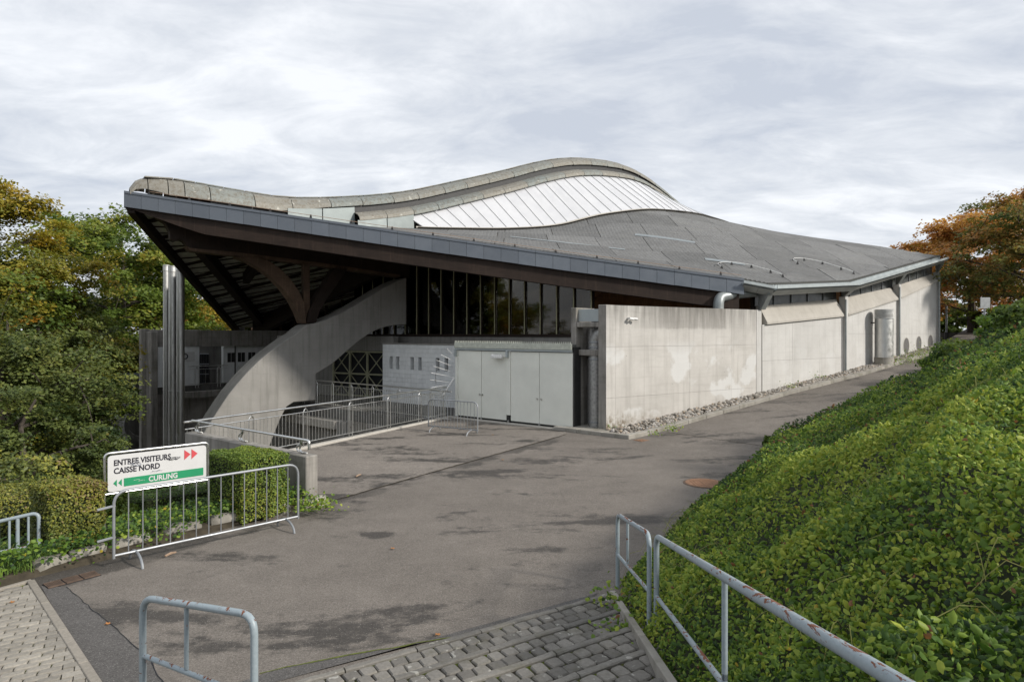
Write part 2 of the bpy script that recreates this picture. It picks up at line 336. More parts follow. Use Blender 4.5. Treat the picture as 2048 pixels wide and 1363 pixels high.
leafmat('leaf_orange', ((0.0, (0.17, 0.13, 0.04)), (0.35, (0.40, 0.20, 0.07)), (0.75, (0.55, 0.27, 0.09)), (1.0, (0.60, 0.36, 0.11))), 0.5)
leafmat('leaf_rust', ((0.0, (0.08, 0.12, 0.032)), (0.45, (0.20, 0.20, 0.052)), (0.7, (0.36, 0.20, 0.06)), (1.0, (0.44, 0.18, 0.05))), 0.42)
plain('bark', (0.075, 0.062, 0.05), 0.95, nscale=10, namt=0.35, bump=0.6)
plain('twig', (0.16, 0.13, 0.09), 0.9)
plain('sign_white', (0.57, 0.57, 0.565), 0.4, namt=0.03, vary=0.0)
plain('sign_black', (0.02, 0.02, 0.03), 0.5); plain('sign_red', (0.56, 0.075, 0.085), 0.5, namt=0.05); plain('sign_green', (0.02, 0.27, 0.12), 0.45, namt=0.05)
plain('scribble_grey', (0.30, 0.32, 0.36), 0.6); plain('red_paint', (0.50, 0.04, 0.035), 0.5); plain('white_paint', (0.78, 0.78, 0.76), 0.5)
plain('sign_back', (0.36, 0.37, 0.37), 0.5, 0.2); plain('rust_iron', (0.26, 0.145, 0.085), 0.8, nscale=14, namt=0.25); plain('rust_dark', (0.105, 0.07, 0.05), 0.8, nscale=14, namt=0.3)
plain('copper_wire', (0.38, 0.27, 0.19), 0.5, 0.3); plain('lamp_white', (0.72, 0.72, 0.70), 0.4)
plain('tile_red', (0.36, 0.17, 0.10), 0.9); plain('house_wall', (0.55, 0.52, 0.47), 0.9)
plain('leaf_litter', (0.36, 0.16, 0.05), 0.8); plain('moss', (0.10, 0.12, 0.02), 0.95, nscale=20, namt=0.4, bump=0.6)
plain('lowland', (0.10, 0.085, 0.055), 0.95, nscale=1.5, namt=0.4)

# ------------------------------------------------------------------ geometry helpers
def tag(o, label=None, cat=None, group=None, kind=None):
    if label: o['label'] = label
    if cat: o['category'] = cat
    if group: o['group'] = group
    if kind: o['kind'] = kind
    return o
def link(o, parent=None):
    COL.objects.link(o)
    if parent is not None:
        o.parent = parent
        if parent.type == 'EMPTY': o.matrix_parent_inverse = Matrix.Translation(-Vector(parent.location))
    return o
def thing(name, label, cat, loc=(0, 0, 0), group=None):
    o = bpy.data.objects.new(name, None); o.location = loc; o.empty_display_size = 0.2; COL.objects.link(o)
    return tag(o, label, cat, group)
def mesh(name, V, F, mat, parent=None, smooth=False):
    me = bpy.data.meshes.new(name); me.from_pydata([tuple(v) for v in V], [], [tuple(f) for f in F]); me.update()
    me.materials.append(MAT[mat] if isinstance(mat, str) else mat)
    if smooth: me.shade_smooth()
    return link(bpy.data.objects.new(name, me), parent)
class MB:
    """collects shapes of ONE thing or part"""
    def __init__(s): s.V = []; s.F = []
    def add(s, V, F):
        n = len(s.V); s.V += [Vector(v) for v in V]; s.F += [tuple(i+n for i in f) for f in F]; return s
    def prism(s, poly, vec):
        n = len(poly); vec = Vector(vec); P0 = [Vector(p) for p in poly]
        return s.add(P0 + [p+vec for p in P0], [tuple(range(n-1, -1, -1)), tuple(range(n, 2*n))] + [(i, (i+1) % n, n+(i+1) % n, n+i) for i in range(n)])
    def box(s, o, ax, ay, az):
        o, ax, ay, az = (Vector(v) for v in (o, ax, ay, az))
        return s.prism([o, o+ax, o+ax+ay, o+ay], az)
    def tube(s, pts, r, seg=8, caps=True):
        pts = [Vector(p) for p in pts]; n = len(pts); rr = r if isinstance(r, (list, tuple)) else [r]*n
        V = []; F = []; up = None
        for i, p in enumerate(pts):
            t = (pts[min(i+1, n-1)] - pts[max(i-1, 0)]).normalized()
            if up is None:
                up = Vector((0, 0, 1)) if abs(t.z) < 0.9 else Vector((1, 0, 0))
            up = (up - t*up.dot(t)).normalized(); sd = t.cross(up)
            k = 1.0
            if 0 < i < n-1:
                c = (pts[i]-pts[i-1]).normalized().dot((pts[i+1]-pts[i]).normalized()); k = 1/max(0.6, math.sqrt((1+c)/2))
            for j in range(seg):
                a = 2*math.pi*j/seg; V.append(p + (up*math.cos(a)+sd*math.sin(a))*rr[i])
        for i in range(n-1):
            for j in range(seg):
                a = i*seg+j; b = i*seg+(j+1) % seg; F.append((a, b, b+seg, a+seg))
        if caps: F += [tuple(range(seg-1, -1, -1)), tuple((n-1)*seg+j for j in range(seg))]
        return s.add(V, F)
    def lathe(s, c, prof, seg=24):
        c = Vector(c); V = []; F = []
        for (r, z) in prof:
            for j in range(seg):
                a = 2*math.pi*j/seg; V.append(c+Vector((r*math.cos(a), r*math.sin(a), z)))
        for i in range(len(prof)-1):
            for j in range(seg):
                a = i*seg+j; b = i*seg+(j+1) % seg; F.append((a, b, b+seg, a+seg))
        F += [tuple(range(seg-1, -1, -1)), tuple((len(prof)-1)*seg+j for j in range(seg))]
        return s.add(V, F)
    def build(s, name, mat, parent=None, smooth=False, bevel=0.0):
        o = mesh(name, s.V, s.F, mat, parent, False)
        if bevel:
            bm = bmesh.new(); bm.from_mesh(o.data)
            bmesh.ops.recalc_face_normals(bm, faces=bm.faces)
            ed = [e for e in bm.edges if len(e.link_faces) == 2 and e.calc_face_angle(0) > 0.5]
            bmesh.ops.bevel(bm, geom=ed, offset=bevel, segments=1, affect='EDGES', clamp_overlap=True)
            bm.to_mesh(o.data); bm.free()
        if smooth:
            for p in o.data.polygons: p.use_smooth = True
            try: o.data.set_sharp_from_angle(angle=R(40))
            except Exception: pass
        return o
def fillet(pts, r, seg=5):
    pts = [Vector(p) for p in pts]; out_ = [pts[0]]
    for i in range(1, len(pts)-1):
        a, b, c = pts[i-1], pts[i], pts[i+1]; d1 = (a-b); d2 = (c-b)
        rr = min(r, d1.length*0.48, d2.length*0.48); p1 = b+d1.normalized()*rr; p2 = b+d2.normalized()*rr
        for k in range(seg+1):
            t = k/seg; out_.append(p1*(1-t)**2 + b*2*t*(1-t) + p2*t*t)
    out_.append(pts[-1]); return out_
def instance(me_obj, name, mtx, parent):
    o = bpy.data.objects.new(name, me_obj.data if hasattr(me_obj, 'data') else me_obj); link(o, parent)
    o.matrix_local = (mtx if parent is None or parent.type != 'EMPTY' else mtx)
    return o
def P(px, py, d): return Vector(((px-1024)/FPX*d, d, EYE-(py-HOR)/FPX*d))
def PZ(px, py, z):
    d = (EYE-z)*FPX/(py-HOR); return P(px, py, d)
def XY(x, y, z=0.0): return Vector((x, y, z))
def interp(x, xs, ys): return float(np.interp(x, xs, ys))
def smooth_fn(xs, ys):
    """monotone-ish cubic (Catmull-Rom on uneven knots)"""
    xs = list(xs); ys = list(ys); n = len(xs); m = []
    for i in range(n):
        if i == 0: m.append((ys[1]-ys[0])/(xs[1]-xs[0]))
        elif i == n-1: m.append((ys[-1]-ys[-2])/(xs[-1]-xs[-2]))
        else: m.append(0.5*((ys[i+1]-ys[i])/(xs[i+1]-xs[i]) + (ys[i]-ys[i-1])/(xs[i]-xs[i-1])))
    def f(x):
        if x <= xs[0]: return ys[0]
        if x >= xs[-1]: return ys[-1]
        i = max(k for k in range(n-1) if xs[k] <= x); h = xs[i+1]-xs[i]; t = (x-xs[i])/h
        return (2*t**3-3*t**2+1)*ys[i] + (t**3-2*t**2+t)*h*m[i] + (-2*t**3+3*t**2)*ys[i+1] + (t**3-t**2)*h*m[i+1]
    return f
def leaf_mesh(name, C, Nn, S, tone, mat, parent=None, shape='diamond', asp=0.62, fold=0.25, kind=None, rng=RNG):
    """one mesh of leaves: centre, normal, size, tone per leaf (numpy)"""
    C = np.asarray(C, float); n = len(C); Nn = np.asarray(Nn, float); Nn /= np.linalg.norm(Nn, axis=1, keepdims=True)+1e-9
    rv = rng.normal(size=(n, 3)); T = np.cross(Nn, rv); T /= np.linalg.norm(T, axis=1, keepdims=True)+1e-9
    B = np.cross(Nn, T); S = np.asarray(S, float)[:, None]
    if shape == 'diamond':
        loc = [(-0.5, 0, 0), (0.05, asp/2, -fold*0.4), (0.5, 0, 0), (0.05, -asp/2, -fold*0.4)]; faces = [(0, 1, 2, 3)] if fold == 0 else [(0, 2, 1), (0, 3, 2)]
    else:  # fuller leaf with a folded midrib and drooping tip
        loc = [(-0.5, 0, 0), (0.0, 0, 0.06), (0.5, 0, -0.12), (-0.28, asp*0.42, -fold*0.35), (0.12, asp*0.46, -fold*0.4), (-0.28, -asp*0.42, -fold*0.35), (0.12, -asp*0.46, -fold*0.4)]
        faces = [(0, 1, 4, 3), (1, 2, 4), (0, 5, 6, 1), (1, 6, 2)]
    k = len(loc); V = np.empty((n, k, 3))
    for i, (a, b, c) in enumerate(loc): V[:, i] = C + S*(T*a + B*b + Nn*c)
    me = bpy.data.meshes.new(name); me.vertices.add(n*k); me.vertices.foreach_set('co', V.reshape(-1))
    lens = [len(f) for f in faces]; idx = np.concatenate([np.array(f) for f in faces])
    loops = (np.arange(n)[:, None]*k + idx[None, :]).reshape(-1)
    tot = np.tile(np.array(lens), n); st = np.concatenate([[0], np.cumsum(tot)[:-1]])
    me.loops.add(len(loops)); me.loops.foreach_set('vertex_index', loops.astype(np.int32))
    me.polygons.add(len(tot)); me.polygons.foreach_set('loop_start', st.astype(np.int32)); me.polygons.foreach_set('loop_total', tot.astype(np.int32))
    me.update(calc_edges=True)
    at = me.attributes.new('tone', 'FLOAT', 'FACE'); at.data.foreach_set('value', np.repeat(np.clip(tone, 0, 1), len(faces)).astype(np.float32))
    me.materials.append(MAT[mat]); o = bpy.data.objects.new(name, me); link(o, parent)
    if kind: o['kind'] = kind
    return o
def text_mesh(name, body, size, mat, parent, origin, right, up, bold=0.0, depth=0.003, xscale=1.0, align='LEFT'):
    cu = bpy.data.curves.new(name, 'FONT'); cu.body = body; cu.size = size; cu.offset = bold; cu.extrude = depth/2; cu.align_x = align
    cu.resolution_u = 3
    tmp = bpy.data.objects.new(name+'_tmp', cu); COL.objects.link(tmp)
    dg = bpy.context.evaluated_depsgraph_get(); me = bpy.data.meshes.new_from_object(tmp.evaluated_get(dg))
    bpy.data.objects.remove(tmp); bpy.data.curves.remove(cu)
    right = Vector(right).normalized(); up = Vector(up).normalized(); nn = right.cross(up)
    mt = Matrix(((right.x*xscale, up.x, nn.x, origin[0]), (right.y*xscale, up.y, nn.y, origin[1]), (right.z*xscale, up.z, nn.z, origin[2]), (0, 0, 0, 1)))
    me.transform(mt); me.materials.clear(); me.materials.append(MAT[mat]); me.name = name
    return link(bpy.data.objects.new(name, me), parent)
plain('porthole_grey', (0.13, 0.125, 0.12), 0.9)
plain('roof_edge', (0.075, 0.075, 0.068), 0.9)
plain('glass_band', (0.10, 0.105, 0.105), 0.25, nscale=3, namt=0.3)
# ------------------------------------------------------------------ plan of the place (metres, camera over the origin)
def U(a): return Vector((math.cos(R(a)), math.sin(R(a)), 0))
u = U(33); nu = Vector((u.y, -u.x, 0))            # right-hand facade: along, outwards
w = U(-38); nw = Vector((-w.y, w.x, 0))*-1         # entrance side: along, outwards (towards the viewer)
Cc = Vector((3.13, 21.3, 0))                       # near corner of the concrete wall
WP = [Cc, Vector((10.09, 25.8, 0)), Vector((15.44, 29.7, 0)), Vector((20.4, 33.8, 0)), Vector((25.3, 38.05, 0))]
def gz(x, y):
    a = (x-Cc.x)*u.x + (y-Cc.y)*u.y
    if a < -1.2: return 0.0
    if a < 1.2: return 0.0425*(a+1.2)**2/2.4*1.2
    return interp(a, [1.2, 8.3, 27.7, 60], [0.122, 0.86, 2.6, 5.0])
E_ = Vector((0.847, 0.532, 0)); F_ = Vector((0.532, -0.847, 0)); Q0 = Vector((1.2, 8.08, 0))   # stepped ramp
STEP_G, STEP_R = 0.61, 0.125
def stair_z(y): return max(0.0, (8.08-y)*STEP_R/0.72)
HB = [(1.18, -6.0), (1.29, 4.0), (1.33, 8.0), (1.46, 8.5), (2.6, 10.5), (4.95, 14.3), (7.15, 18.0), (8.6, 19.1), (12.1, 21.6), (17.9, 26.0), (24.6, 32.4), (31, 40), (46, 56)]
_hb = np.array(HB)
def hill_raw(x, y):
    p = np.array((x, y)); best = (1e9, None)
    a = _hb[:-1]; b = _hb[1:]; ab = b-a
    t = np.clip(((p-a)*ab).sum(1)/(ab*ab).sum(1), 0, 1); q = a+ab*t[:, None]; d = np.hypot(*(p-q).T); i = int(d.argmin())
    D = float(d[i]); qx, qy = q[i]
    side = ab[i][0]*(p[1]-a[i][1]) - ab[i][1]*(p[0]-a[i][0])
    return D if side < 0 else -D, float(qx), float(qy)
def hz(x, y):
    D, qx, qy = hill_raw(x, y)
    base = stair_z(qy) if qy < 8.2 else gz(qx, qy)
    if D < 0: return base - 0.25
    top = interp(y, [0, 9, 14, 30, 60], [4.1, 4.1, 4.6, 4.9, 5.4]); kf = interp(qy, [8, 11, 17], [0, 0, 1])
    z = base + 0.06*min(1, D/0.25) + (.57*D*(1-kf) + kf*(.33*D+.047*D*D))
    k = 0.5
    z = -k*math.log(math.exp(-z/k)+math.exp(-top/k)) if z < top+6 else top
    return z + 0.10*math.sin(x*1.3+0.7)*math.sin(y*1.1)*min(1, D/1.5)

def sheet(name, poly, zf, mat, step=1.2, kind='structure', rot=0.0):
    bm = bmesh.new(); vs = [bm.verts.new((p[0], p[1], 0)) for p in poly]; f = bm.faces.new(vs)
    bmesh.ops.triangulate(bm, faces=[f])
    xs = [p[0] for p in poly]; ys = [p[1] for p in poly]; c0 = Vector((Cc.x, Cc.y, 0))
    for dirv in (u, nu):
        pr = [(Vector((p[0], p[1], 0))-c0).dot(dirv) for p in poly]; s = math.floor(min(pr)/step)*step + step
        while s < max(pr):
            bmesh.ops.bisect_plane(bm, geom=bm.verts[:]+bm.edges[:]+bm.faces[:], plane_co=c0+dirv*s, plane_no=dirv); s += step
    for v in bm.verts: v.co.z = zf(v.co.x, v.co.y)
    bmesh.ops.recalc_face_normals(bm, faces=bm.faces)
    if sum(f.normal.z for f in bm.faces) < 0: bmesh.ops.reverse_faces(bm, faces=bm.faces)
    me = bpy.data.meshes.new(name); bm.to_mesh(me); bm.free(); me.materials.append(MAT[mat])
    o = link(bpy.data.objects.new(name, me)); return tag(o, kind=kind)

# lowland far around, one sheet to the horizon
lw_ = mesh('lowland_ground', [(-900, -300, -3.6), (900, -300, -3.6), (900, 1500, -3.6), (-900, 1500, -3.6)], [(0, 1, 2, 3)], 'lowland'); tag(lw_, kind='structure')

RAIL_A = Vector((-7.6, 15.0, 0)); RAIL_B = Vector((-2.45, 24.9, 0)); PAR_END = Vector((-3.85, 12.15, 0))
asph = [(-2.2, 25.6), (-7.55, 15.0), (-3.9, 12.2), (-4.75, 11.05), (-5.8, 9.55), (-6.45, 8.7), (-9.4, 4.2), (-9.4, -7), (4, -7), (3.2, 7.5), (4.4, 10.5), (7.4, 13.8), (9.5, 17.6), (13.5, 20.6),
        (19.5, 25.6), (27, 32), (36, 40.5), (52, 56), (46, 62), (26.5, 39.5), (21, 35), (15.9, 30.6), (10.4, 26.6), (3.4, 22.2), (2.4, 22.6)]
sheet('asphalt', asph, gz, 'asphalt')
sheet('forecourt', [(-2.3, 25.4), (-7.35, 15.1), (-3.72, 12.35), (1.75, 20.9), (2.0, 22.6)], lambda x, y: gz(x, y)+0.012, 'asphalt_court')
# patched strip at the foot of the stepped ramp and beside the paved path
def pz2(px, py): v = PZ(px, py, 0.0); return (v.x, v.y)
sheet('asphalt_patch', [pz2(560, 1336), pz2(860, 1282), pz2(1130, 1235), (1.1, 8.15), (-2.1, 6.15), (-3.4, 5.35)], lambda x, y: gz(x, y)+0.005, 'asphalt_patch')
sheet('asphalt_patch', [pz2(82, 1172), pz2(133, 1174), pz2(225, 1252), pz2(300, 1318), (-2.6, 5.2), (-3.6, 5.7)], lambda x, y: gz(x, y)+0.005, 'asphalt_patch')
def crack(pts, width, mat='black_void', z=0.016):
    V = []; F = []
    path = []
    for (a, b) in zip(pts[:-1], pts[1:]):
        a = Vector((a[0], a[1])); b = Vector((b[0], b[1])); n = max(2, int((b-a).length/0.12))
        for i in range(n): path.append(a.lerp(b, i/n))
    path.append(Vector((pts[-1][0], pts[-1][1])))
    for i, p in enumerate(path):
        t = (path[min(i+1, len(path)-1)]-path[max(0, i-1)]).normalized(); nn = Vector((-t.y, t.x))
        q = p + nn*random.gauss(0, 0.008); ww = width*random.uniform(0.5, 1.2)/2
        for s in (-1, 1):
            r = q+nn*ww*s; V.append((r.x, r.y, gz(r.x, r.y)+z))
    F = [(2*i, 2*i+1, 2*i+3, 2*i+2) for i in range(len(path)-1)]
    return tag(mesh('asphalt_joint', V, F, mat), kind='structure')
crack([pz2(133, 1174), pz2(225, 1252), pz2(300, 1318), (-2.6, 5.2)], 0.012, z=0.009)
crack([pz2(520, 1345), pz2(700, 1310), pz2(860, 1282), pz2(1130, 1235)], 0.024, 'moss', z=0.009)
crack([(-3.72, 12.33), (-1.2, 16.3), (1.75, 20.9)], 0.03, 'soil', z=0.018)
crack([pz2(1335, 872), pz2(1420, 885), pz2(1530, 903)], 0.03, 'soil', z=0.006)

def branching(px, py, ang, L, n=3):
    p = PZ(px, py, 0.0); pts = [(p.x, p.y)]; a = ang
    for k in range(7):
        a += random.uniform(-.45, .45); q = pts[-1]; pts.append((q[0]+math.cos(a)*L/7, q[1]+math.sin(a)*L/7))
    crack(pts, .011, 'soil', z=0.007)
    for k in range(n):
        i = random.randint(1, 5); b = a+random.choice((-1, 1))*random.uniform(.6, 1.2); q = pts[i]; sub_ = [q]
        for j in range(3): b += random.uniform(-.4, .4); sub_.append((sub_[-1][0]+math.cos(b)*L/10, sub_[-1][1]+math.sin(b)*L/10))
        crack(sub_, .008, 'soil', z=0.0065)
branching(1180, 930, .9, 2.2, 1)
# hill of ground cover: soil under the leaves
xs = np.concatenate([np.arange(0.6, 14, 0.35), np.arange(14, 60, 1.0)]); ys = np.concatenate([np.arange(-6, 24, 0.35), np.arange(24, 75, 1.2)])
V = []; idx = {}; F = []
for i, x in enumerate(xs):
    for j, y in enumerate(ys):
        D = hill_raw(x, y)[0]
        if D > -0.6: idx[i, j] = len(V); V.append((x, y, hz(x, y) - (0.03 if D > 0 else 0)))
for i in range(len(xs)-1):
    for j in range(len(ys)-1):
        q = [(i, j), (i+1, j), (i+1, j+1), (i, j+1)]
        if all(k in idx for k in q): F.append(tuple(idx[k] for k in q))
tag(mesh('hillside', V, F, 'soil_green', smooth=True), kind='structure')

# planting bed to the left, falling away to the lowland
KL = [Vector((-12.5, -1.0, 0)), Vector((-9.4, 4.1, 0)), Vector((-6.5, 8.7, 0)), Vector((-5.8, 9.55, 0)), Vector((-4.75, 11.05, 0)), Vector((-3.95, 12.1, 0))]
out_dir = Vector((-0.80, 0.60, 0)); prof = [(-0.15, -0.1), (0.02, 0.06), (0.5, 0.12), (1.6, 0.08), (2.3, -0.35), (4.5, -2.3), (9, -3.4), (14, -3.8)]
V = []; F = []; path = []
for a, b in zip(KL[:-1], KL[1:]):
    n = max(2, int((b-a).length/0.6)); path += [a.lerp(b, k/n) for k in range(n)]
path.append(KL[-1])
for p in path:
    for (o_, z) in prof: q = p+out_dir*o_; V.append((q.x, q.y, z+random.uniform(-0.03, 0.03)))
n = len(prof)
F = [(i*n+j, (i+1)*n+j, (i+1)*n+j+1, i*n+j+1) for i in range(len(path)-1) for j in range(n-1)]
tag(mesh('planting_bed', V, F, 'soil', smooth=True), kind='structure')

# ------------------------------------------------------------------ stepped ramp of cobbles
def cobble_mesh(sx, sy, h, seed, name='paver'):
    rg = random.Random(seed); c = 0.015
    def ring(ins, z): 
        pts = []
        for (qx, qy) in ((-1, -1), (1, -1), (1, 1), (-1, 1)):
            X, Y = sx/2-ins, sy/2-ins
            for (ox, oy) in ((0, 1), (1, 0)) if qx*qy > 0 else ((1, 0), (0, 1)):
                pts.append((qx*(X-c*1.3*ox), qy*(Y-c*1.3*oy), z))
        return pts
    A = ring(0, -h); B = ring(0, -0.012); Cq = ring(0.010, 0.0)
    jit = [(rg.uniform(-.006, .006), rg.uniform(-.006, .006)) for _ in range(8)]
    V = [(x+jit[i][0], y+jit[i][1], z) for r_ in (A, B, Cq) for i, (x, y, z) in enumerate(r_)]
    V.append((0, 0, 0.0025)); m = 8
    F = [(i, (i+1) % m, m+(i+1) % m, m+i) for i in range(m)] + [(m+i, m+(i+1) % m, 2*m+(i+1) % m, 2*m+i) for i in range(m)] + [(2*m+i, 2*m+(i+1) % m, 3*m) for i in range(m)]
    me = bpy.data.meshes.new(name); me.from_pydata(V, [], F); me.update(); return me
step_var = []
for s_ in range(6):
    me = cobble_mesh(0.150+0.01*(s_ % 3-1), 0.150+0.008*(s_ % 2), 0.05, s_); me.materials.append(MAT['paver_step']); step_var.append(me)
ang_e = math.atan2(E_.y, E_.x)
stairs = MB()
NST = 13
for k in range(NST):
    sR = -(0.3245*k)/0.847 + 0.02; p0 = Q0 + F_*(STEP_G*k) + E_*(sR+0.05); z1 = STEP_R*k - 0.006 + (0.012 if k == 0 else 0)
    depth = STEP_G + 0.001 if k < NST-1 else 3.0
    stairs.box(p0 + Vector((0, 0, -0.4)) - E_*7, E_*7, F_*depth, (0, 0, 0.4+z1-0.004))
stair_o = stairs.build('stepped_ramp', 'joint_sand'); tag(stair_o, kind='structure')
cands = []
for k in range(NST):
    sR = -(0.3245*k)/0.847; z = STEP_R*k + (0.022 if k else 0.034)
    # kerb stones along the nosing
    s = sR; j = 0
    while s > -6.6 and k < 8:
        L = random.uniform(0.75, 1.05); a = Q0+F_*(STEP_G*k-0.004)+E_*(s-0.008)
        nseg = 6; V_ = []; F2 = []
        for i2 in range(nseg+1):
            q = a - E_*((L-0.014)*i2/nseg); j1, j2, j3 = random.uniform(-.006, .005), random.uniform(-.007, .003), random.uniform(-.006, .004)
            for (fo, zo) in ((0+j1, -.15), (0+j1, -.012), (.014+j1, j2), (.064+j3, j2), (.078+j3, -.012), (.078+j3, -.15)): V_.append(q+F_*fo+Vector((0, 0, z+zo)))
        for i2 in range(nseg):
            for j2_ in range(5): b_ = i2*6+j2_; F2.append((b_, b_+6, b_+7, b_+1))
        F2 += [(0, 1, 2, 3, 4, 5), tuple(nseg*6+5-i2 for i2 in range(6))]
        mesh('kerb_stone', V_, F2, 'kerb_step', stair_o); s -= L
    for rrow in range(3):
        s = sR - 0.09 - (0.08 if rrow % 2 else 0.0)
        while s > -6.6:
            c = Q0 + F_*(STEP_G*k + 0.092 + 0.158*(rrow+0.5)+0.01) + E_*s; c.z = z + random.uniform(-0.007, 0.004)
            sx = (c.x/c.y*FPX+1024) if c.y > 0.5 else 1e5; sy = HOR + (EYE-c.z)/max(c.y, .1)*FPX
            cands.append((0 if (sy < 1420 and -50 < sx < 1400) else 1, sy, rrow, c)); s -= 0.163
cands.sort(key=lambda t: (t[0], t[2] == 2, t[1]))
rest = MB()
for i, (_, _, _, c) in enumerate(cands):
    mt = Matrix.Translation(c) @ Matrix.Rotation(ang_e+random.gauss(0, 0.035), 4, 'Z') @ Matrix.Diagonal((random.uniform(0.93, 1.02), random.uniform(0.94, 1.03), 1, 1))
    if i < 290:
        o = bpy.data.objects.new('paver', random.choice(step_var)); link(o, stair_o); o.matrix_local = mt
    else:
        me = step_var[i % 6]; rest.add([mt @ v.co for v in me.vertices], [tuple(p.vertices) for p in me.polygons])
ro = rest.build('paver_field', 'paver_step', stair_o); ro['kind'] = 'stuff'
mb = MB()
for (y0, y1) in ((8.1, 6.2), (6.19, 4.3), (4.29, 2.4), (2.39, 0.5), (0.49, -2.0)):
    mb = MB(); xa = lambda y: 1.235+0.02*(y-8.1)/4
    za, zb = stair_z(y0)+0.055, stair_z(y1)+0.055
    mb.prism([(xa(y0), y0, za-0.5), (xa(y0), y0, za), (xa(y1), y1, zb), (xa(y1), y1, zb-0.5)], (0.075, 0, 0)).build('edging_stone', 'concrete_kerb', stair_o, bevel=0.008)

# ------------------------------------------------------------------ paved path, bottom left
KA = Vector((-6.34, 8.50, 0)); KB = Vector((-2.6, 4.76, 0)); kd = (KB-KA).normalized(); kn = Vector((kd.y, -kd.x, 0))   # kn: to the path side
kdn = Vector((-0.54, -0.84, 0)); tn = Vector((0.84, -0.54, 0))
path_o = sheet('paved_path', [tuple((KA+kn*0.05)[:2]), tuple((KB+kn*0.05)[:2]), (-3.5, 2.0), (-8.8, 2.0), (-9.3, 4.15)], lambda x, y: 0.006, 'joint_sand')
def clip_poly(poly, p0, nrm):
    out_ = []
    for i in range(len(poly)):
        a, b = poly[i], poly[(i+1) % len(poly)]; da, db = (a-p0).dot(nrm), (b-p0).dot(nrm)
        if da >= 0: out_.append(a)
        if da*db < 0: out_.append(a.lerp(b, da/(da-db)))
    return out_
pu = U(31); pv = Vector((pu.y, -pu.x, 0)); bl, bw = 0.205, 0.103; cnt = 0; rest = MB()
me_b = cobble_mesh(0.196, 0.093, 0.04, 99); me_b.materials.append(MAT['paver_path'])
bricks = []
for r_ in range(-20, 60):
    for c_ in range(-40, 30):
        ctr = KA + pu*(bl*(c_+0.5*(r_ % 2))) + pv*(bw*r_)
        if ctr.y < 2.6 or (ctr-KA).dot(tn) < 0.05: continue
        poly = [ctr+pu*sx*bl/2+pv*sy*bw/2 for sx, sy in ((-1, -1), (1, -1), (1, 1), (-1, 1))]
        cp = clip_poly(poly, KA+kn*0.06, kn)
        if len(cp) < 3: continue
        bricks.append((ctr, len(cp) == 4 and all((a-b).length < 1e-6 for a, b in zip(cp, poly)), cp))
def vis(c): return c.y > 5.4 and c.x/c.y*FPX+1024 > -60
bricks.sort(key=lambda b: not vis(b[0]))
for i, (ctr, full, cp) in enumerate(bricks):
    z = 0.032 + random.uniform(-0.003, 0.003)
    if full:
        mt = Matrix.Translation((ctr.x, ctr.y, z)) @ Matrix.Rotation(math.atan2(pu.y, pu.x)+random.gauss(0, 0.012), 4, 'Z')
        if i < 295 and vis(ctr):
            o = bpy.data.objects.new('paver', me_b); link(o, path_o); o.matrix_local = mt
        else: rest.add([mt @ v.co for v in me_b.vertices], [tuple(p.vertices) for p in me_b.polygons])
    else:
        c = sum(cp, Vector())/len(cp); q = [c+(p-c)*0.93 for p in cp]
        mb = MB().prism([(p.x, p.y, 0.0) for p in q], (0, 0, z))
        if vis(ctr): mb.build('paver', 'paver_path', path_o)
        else: rest.add(mb.V, mb.F)
rest.build('paver_field', 'paver_path', path_o)['kind'] = 'stuff'
s = 0.0; Lk = (KB-KA).length
kerb_o = None
while s < Lk:
    L = min(1.0, Lk-s); a = KA+kd*s
    MB().box((a.x, a.y, -0.1), kd*(L-0.008), kn*0.085, (0, 0, 0.145)).build('kerb_stone', 'kerb_path', path_o, bevel=0.006); s += L
s = 0.0
while s < 4.5:
    a = KA+kdn*(s+0.02)+tn*0.0
    MB().box((a.x, a.y, -0.1), kdn*0.99, tn*-0.07, (0, 0, 0.14)).build('kerb_stone', 'kerb_path', path_o, bevel=0.006); s += 1.0

# ------------------------------------------------------------------ gravel strip and kerb along the facade
KP = []   # kerb line, offset from the wall
offs = [1.45, 0.95, 0.95, 1.0, 1.1]
for i, p in enumerate(WP):
    d0 = (WP[i]-WP[i-1]).normalized() if i else u; d1 = (WP[i+1]-WP[i]).normalized() if i < 4 else d0
    t = (d0+d1).normalized(); KP.append(p + Vector((t.y, -t.x, 0))*offs[i] - (u*0.35 if i == 0 else Vector()))
KP.append(KP[-1] + (KP[-1]-KP[-2])*0.6)
kerb_line = tag(bpy.data.objects.new('facade_kerb', None), kind='structure'); COL.objects.link(kerb_line)
def kerb_run(pts, hgt, wid, L, par):
    for a, b in zip(pts[:-1], pts[1:]):
        n = max(1, round((b-a).length/L)); d = (b-a)/n; side = Vector((d.y, -d.x, 0)).normalized()
        for k in range(n):
            p = a+d*k; q = a+d*(k+0.992)
            za, zb = gz(p.x, p.y), gz(q.x, q.y)
            V0 = [p+Vector((0, 0, za-0.15)), p+Vector((0, 0, za+hgt)), q+Vector((0, 0, zb+hgt)), q+Vector((0, 0, zb-0.15))]
            MB().prism(V0, side*-wid).build('kerb_stone', 'concrete_kerb', par, bevel=0.015)
niche_k = Cc - w*1.75 + nw*0.55
kerb_run([niche_k, KP[0]], 0.13, 0.22, 0.9, kerb_line)
kerb_run(KP, 0.13, 0.22, 1.0, kerb_line)
